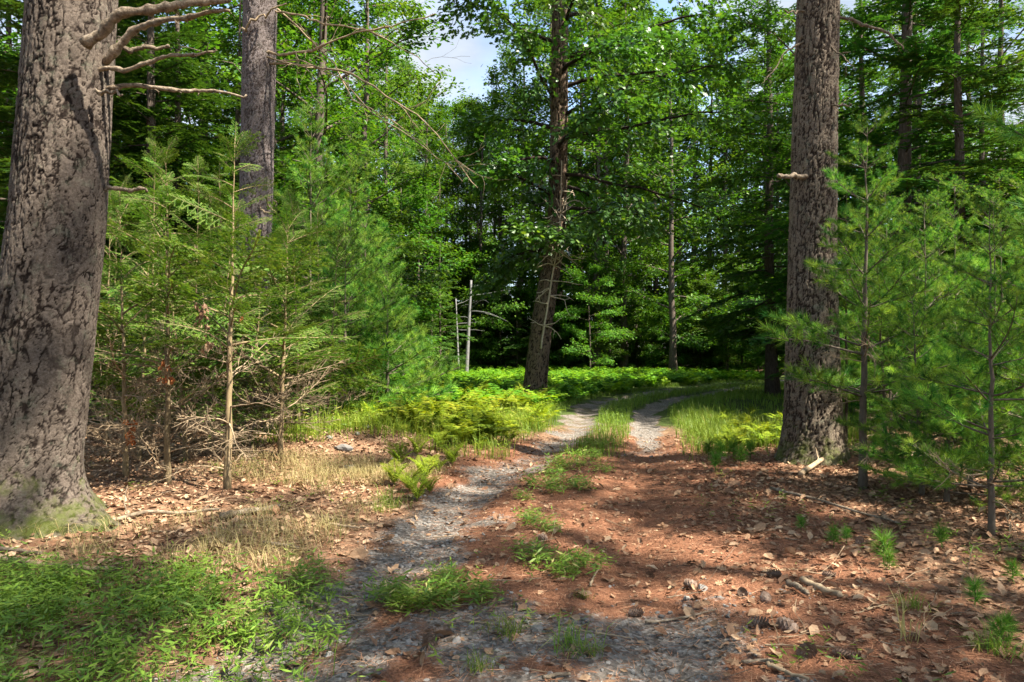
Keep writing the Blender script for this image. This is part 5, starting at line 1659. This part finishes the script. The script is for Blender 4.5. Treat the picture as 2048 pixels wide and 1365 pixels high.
stick('stick', [(1530, 1330), (1580, 1352), (1610, 1362)], 0.013, 0.008, 'brown stick slanting over needles near dry leaves', 'stick', 14, 'dead_twig')
stick('stick', [(660, 1055), (720, 1062)], 0.016, 0.012, 'dark stick at the edge of the sunlit gravel', 'stick', 15, 'dead_twig')
stick('stick', [(530, 1095), (600, 1102)], 0.016, 0.012, 'grey stick in front of the dry grass', 'stick', 16)
g = rng(66)
for k in range(70):
    px, py = g.uniform(150, 2040), g.uniform(1000, 1350)
    if px < 650 and py > 1130: continue
    L_ = g.uniform(15, 75); a = g.normal(0, 0.5)
    stick('twig', [(px, py), (px + L_ * 0.5, py + L_ * 0.5 * math.sin(a) * 0.4), (px + L_, py + L_ * math.sin(a) * 0.4)], g.uniform(0.003, 0.008), 0.002, 'thin brown twig dropped on the forest floor', 'twig', 400 + k, 'dead_twig' if k % 3 else 'dead_wood', int(g.integers(0, 3)), 0, 'twigs dropped on the forest floor')
# pine cones: overlapping scales round a core
gg = rng(9)
mb = MB()
mb.add(*tube([(x_, 0, 0) for x_ in np.linspace(0, 1, 6)], [0.05, 0.12, 0.14, 0.12, 0.08, 0.02], 8))
for i in range(64):
    u = i / 64; a = i * 2.4
    rr = 0.15 * math.sin(math.pi * (0.12 + 0.84 * u)) + 0.05
    p = np.array([0.04 + 0.9 * u, 0.55 * rr * math.cos(a), 0.55 * rr * math.sin(a)])
    d = np.array([[0.75, math.cos(a), math.sin(a)]])
    Rm = frames(d, 0.0)
    x_ = Rm[0][:, 0]; nrm = np.array([0, math.cos(a), math.sin(a)]); y_ = unit(np.cross(nrm, x_)); z_ = np.cross(x_, y_)
    mb.inst(np.array([(0, -0.15, 0), (0, 0.15, 0), (0.7, 0.45, 0.05), (1, 0, 0.1), (0.7, -0.45, 0.05)]), np.array([(0, 2, 1), (0, 3, 2), (0, 4, 3)]), np.stack([x_, y_, z_], -1)[None], p[None], np.array([0.15]), gg.uniform(0.2, 1, 1))
CM = mb.mesh('pine_cone', M['cone'])
for k, (px, py, s) in enumerate([(1492, 1252, 0.13), (1588, 1268, 0.14), (1622, 1300, 0.13), (1660, 1305, 0.11), (1530, 1205, 0.11), (1560, 1150, 0.11), (855, 1282, 0.12), (870, 1275, 0.11), (1095, 1080, 0.10), (1480, 1185, 0.10), (1255, 1215, 0.10), (1390, 1170, 0.11), (1720, 1090, 0.10), (1640, 1150, 0.10)]):
    x, y = gp(px, py)
    o = link('pine_cone', CM, None, (x, y, H1(x, y) + 0.025), (0.5 * k, 0, k * 1.9), (s, s * 1.5, s * 1.5))
    tag(o, 'long scaly brown pine cone lying on the needles', 'pine cone', 'pine cones on the needles')

# dead rusty leaves hanging in the saplings
for k, (px, py, d, n, lb) in enumerate([(405, 625, 7.9, 16, 'upper bunch of tan dead leaves hanging in the tallest hemlock sapling'), (413, 680, 7.8, 12, 'lower bunch of tan dead leaves hanging on a string of twig'), (336, 735, 8.0, 12, 'rusty bunch of dead leaves against the hemlock stem'), (263, 858, 8.2, 22, 'bright rust bunch of dead leaves hanging low beside the huge trunk'), (484, 628, 8.0, 3, 'few red dead leaves hanging on a hemlock twig')]):
    gg = rng(850 + k)
    c = up_at(px, py, d)
    mb = MB()
    mb.add(*tube(wander((0, 0, 0.22), (0, 0, -1), 0.36, 6, gg, 0, 0.15), np.linspace(0.004, 0.002, 7), 4))
    P = np.stack([gg.normal(0, 0.03, n), gg.normal(0, 0.03, n), gg.uniform(-0.15, 0.12, n)], -1)
    D = np.stack([gg.normal(0, 0.5, n), gg.normal(0, 0.5, n), -np.ones(n)], -1)
    mb.inst(CURL[0] * np.array([1, 1, 2]), CURL[1], frames(D, gg.uniform(0, 6, n)), P, 0.095 * gg.uniform(0.7, 1.2, n), gg.random(n), 1)
    o = link('dead_leaf_bunch', mb.mesh('dead_leaf_bunch', [M['dead_twig'], M['leaf_rust'] if k > 1 else M['leaf_dead']]), None, tuple(c))
    tag(o, lb, 'dead leaves')
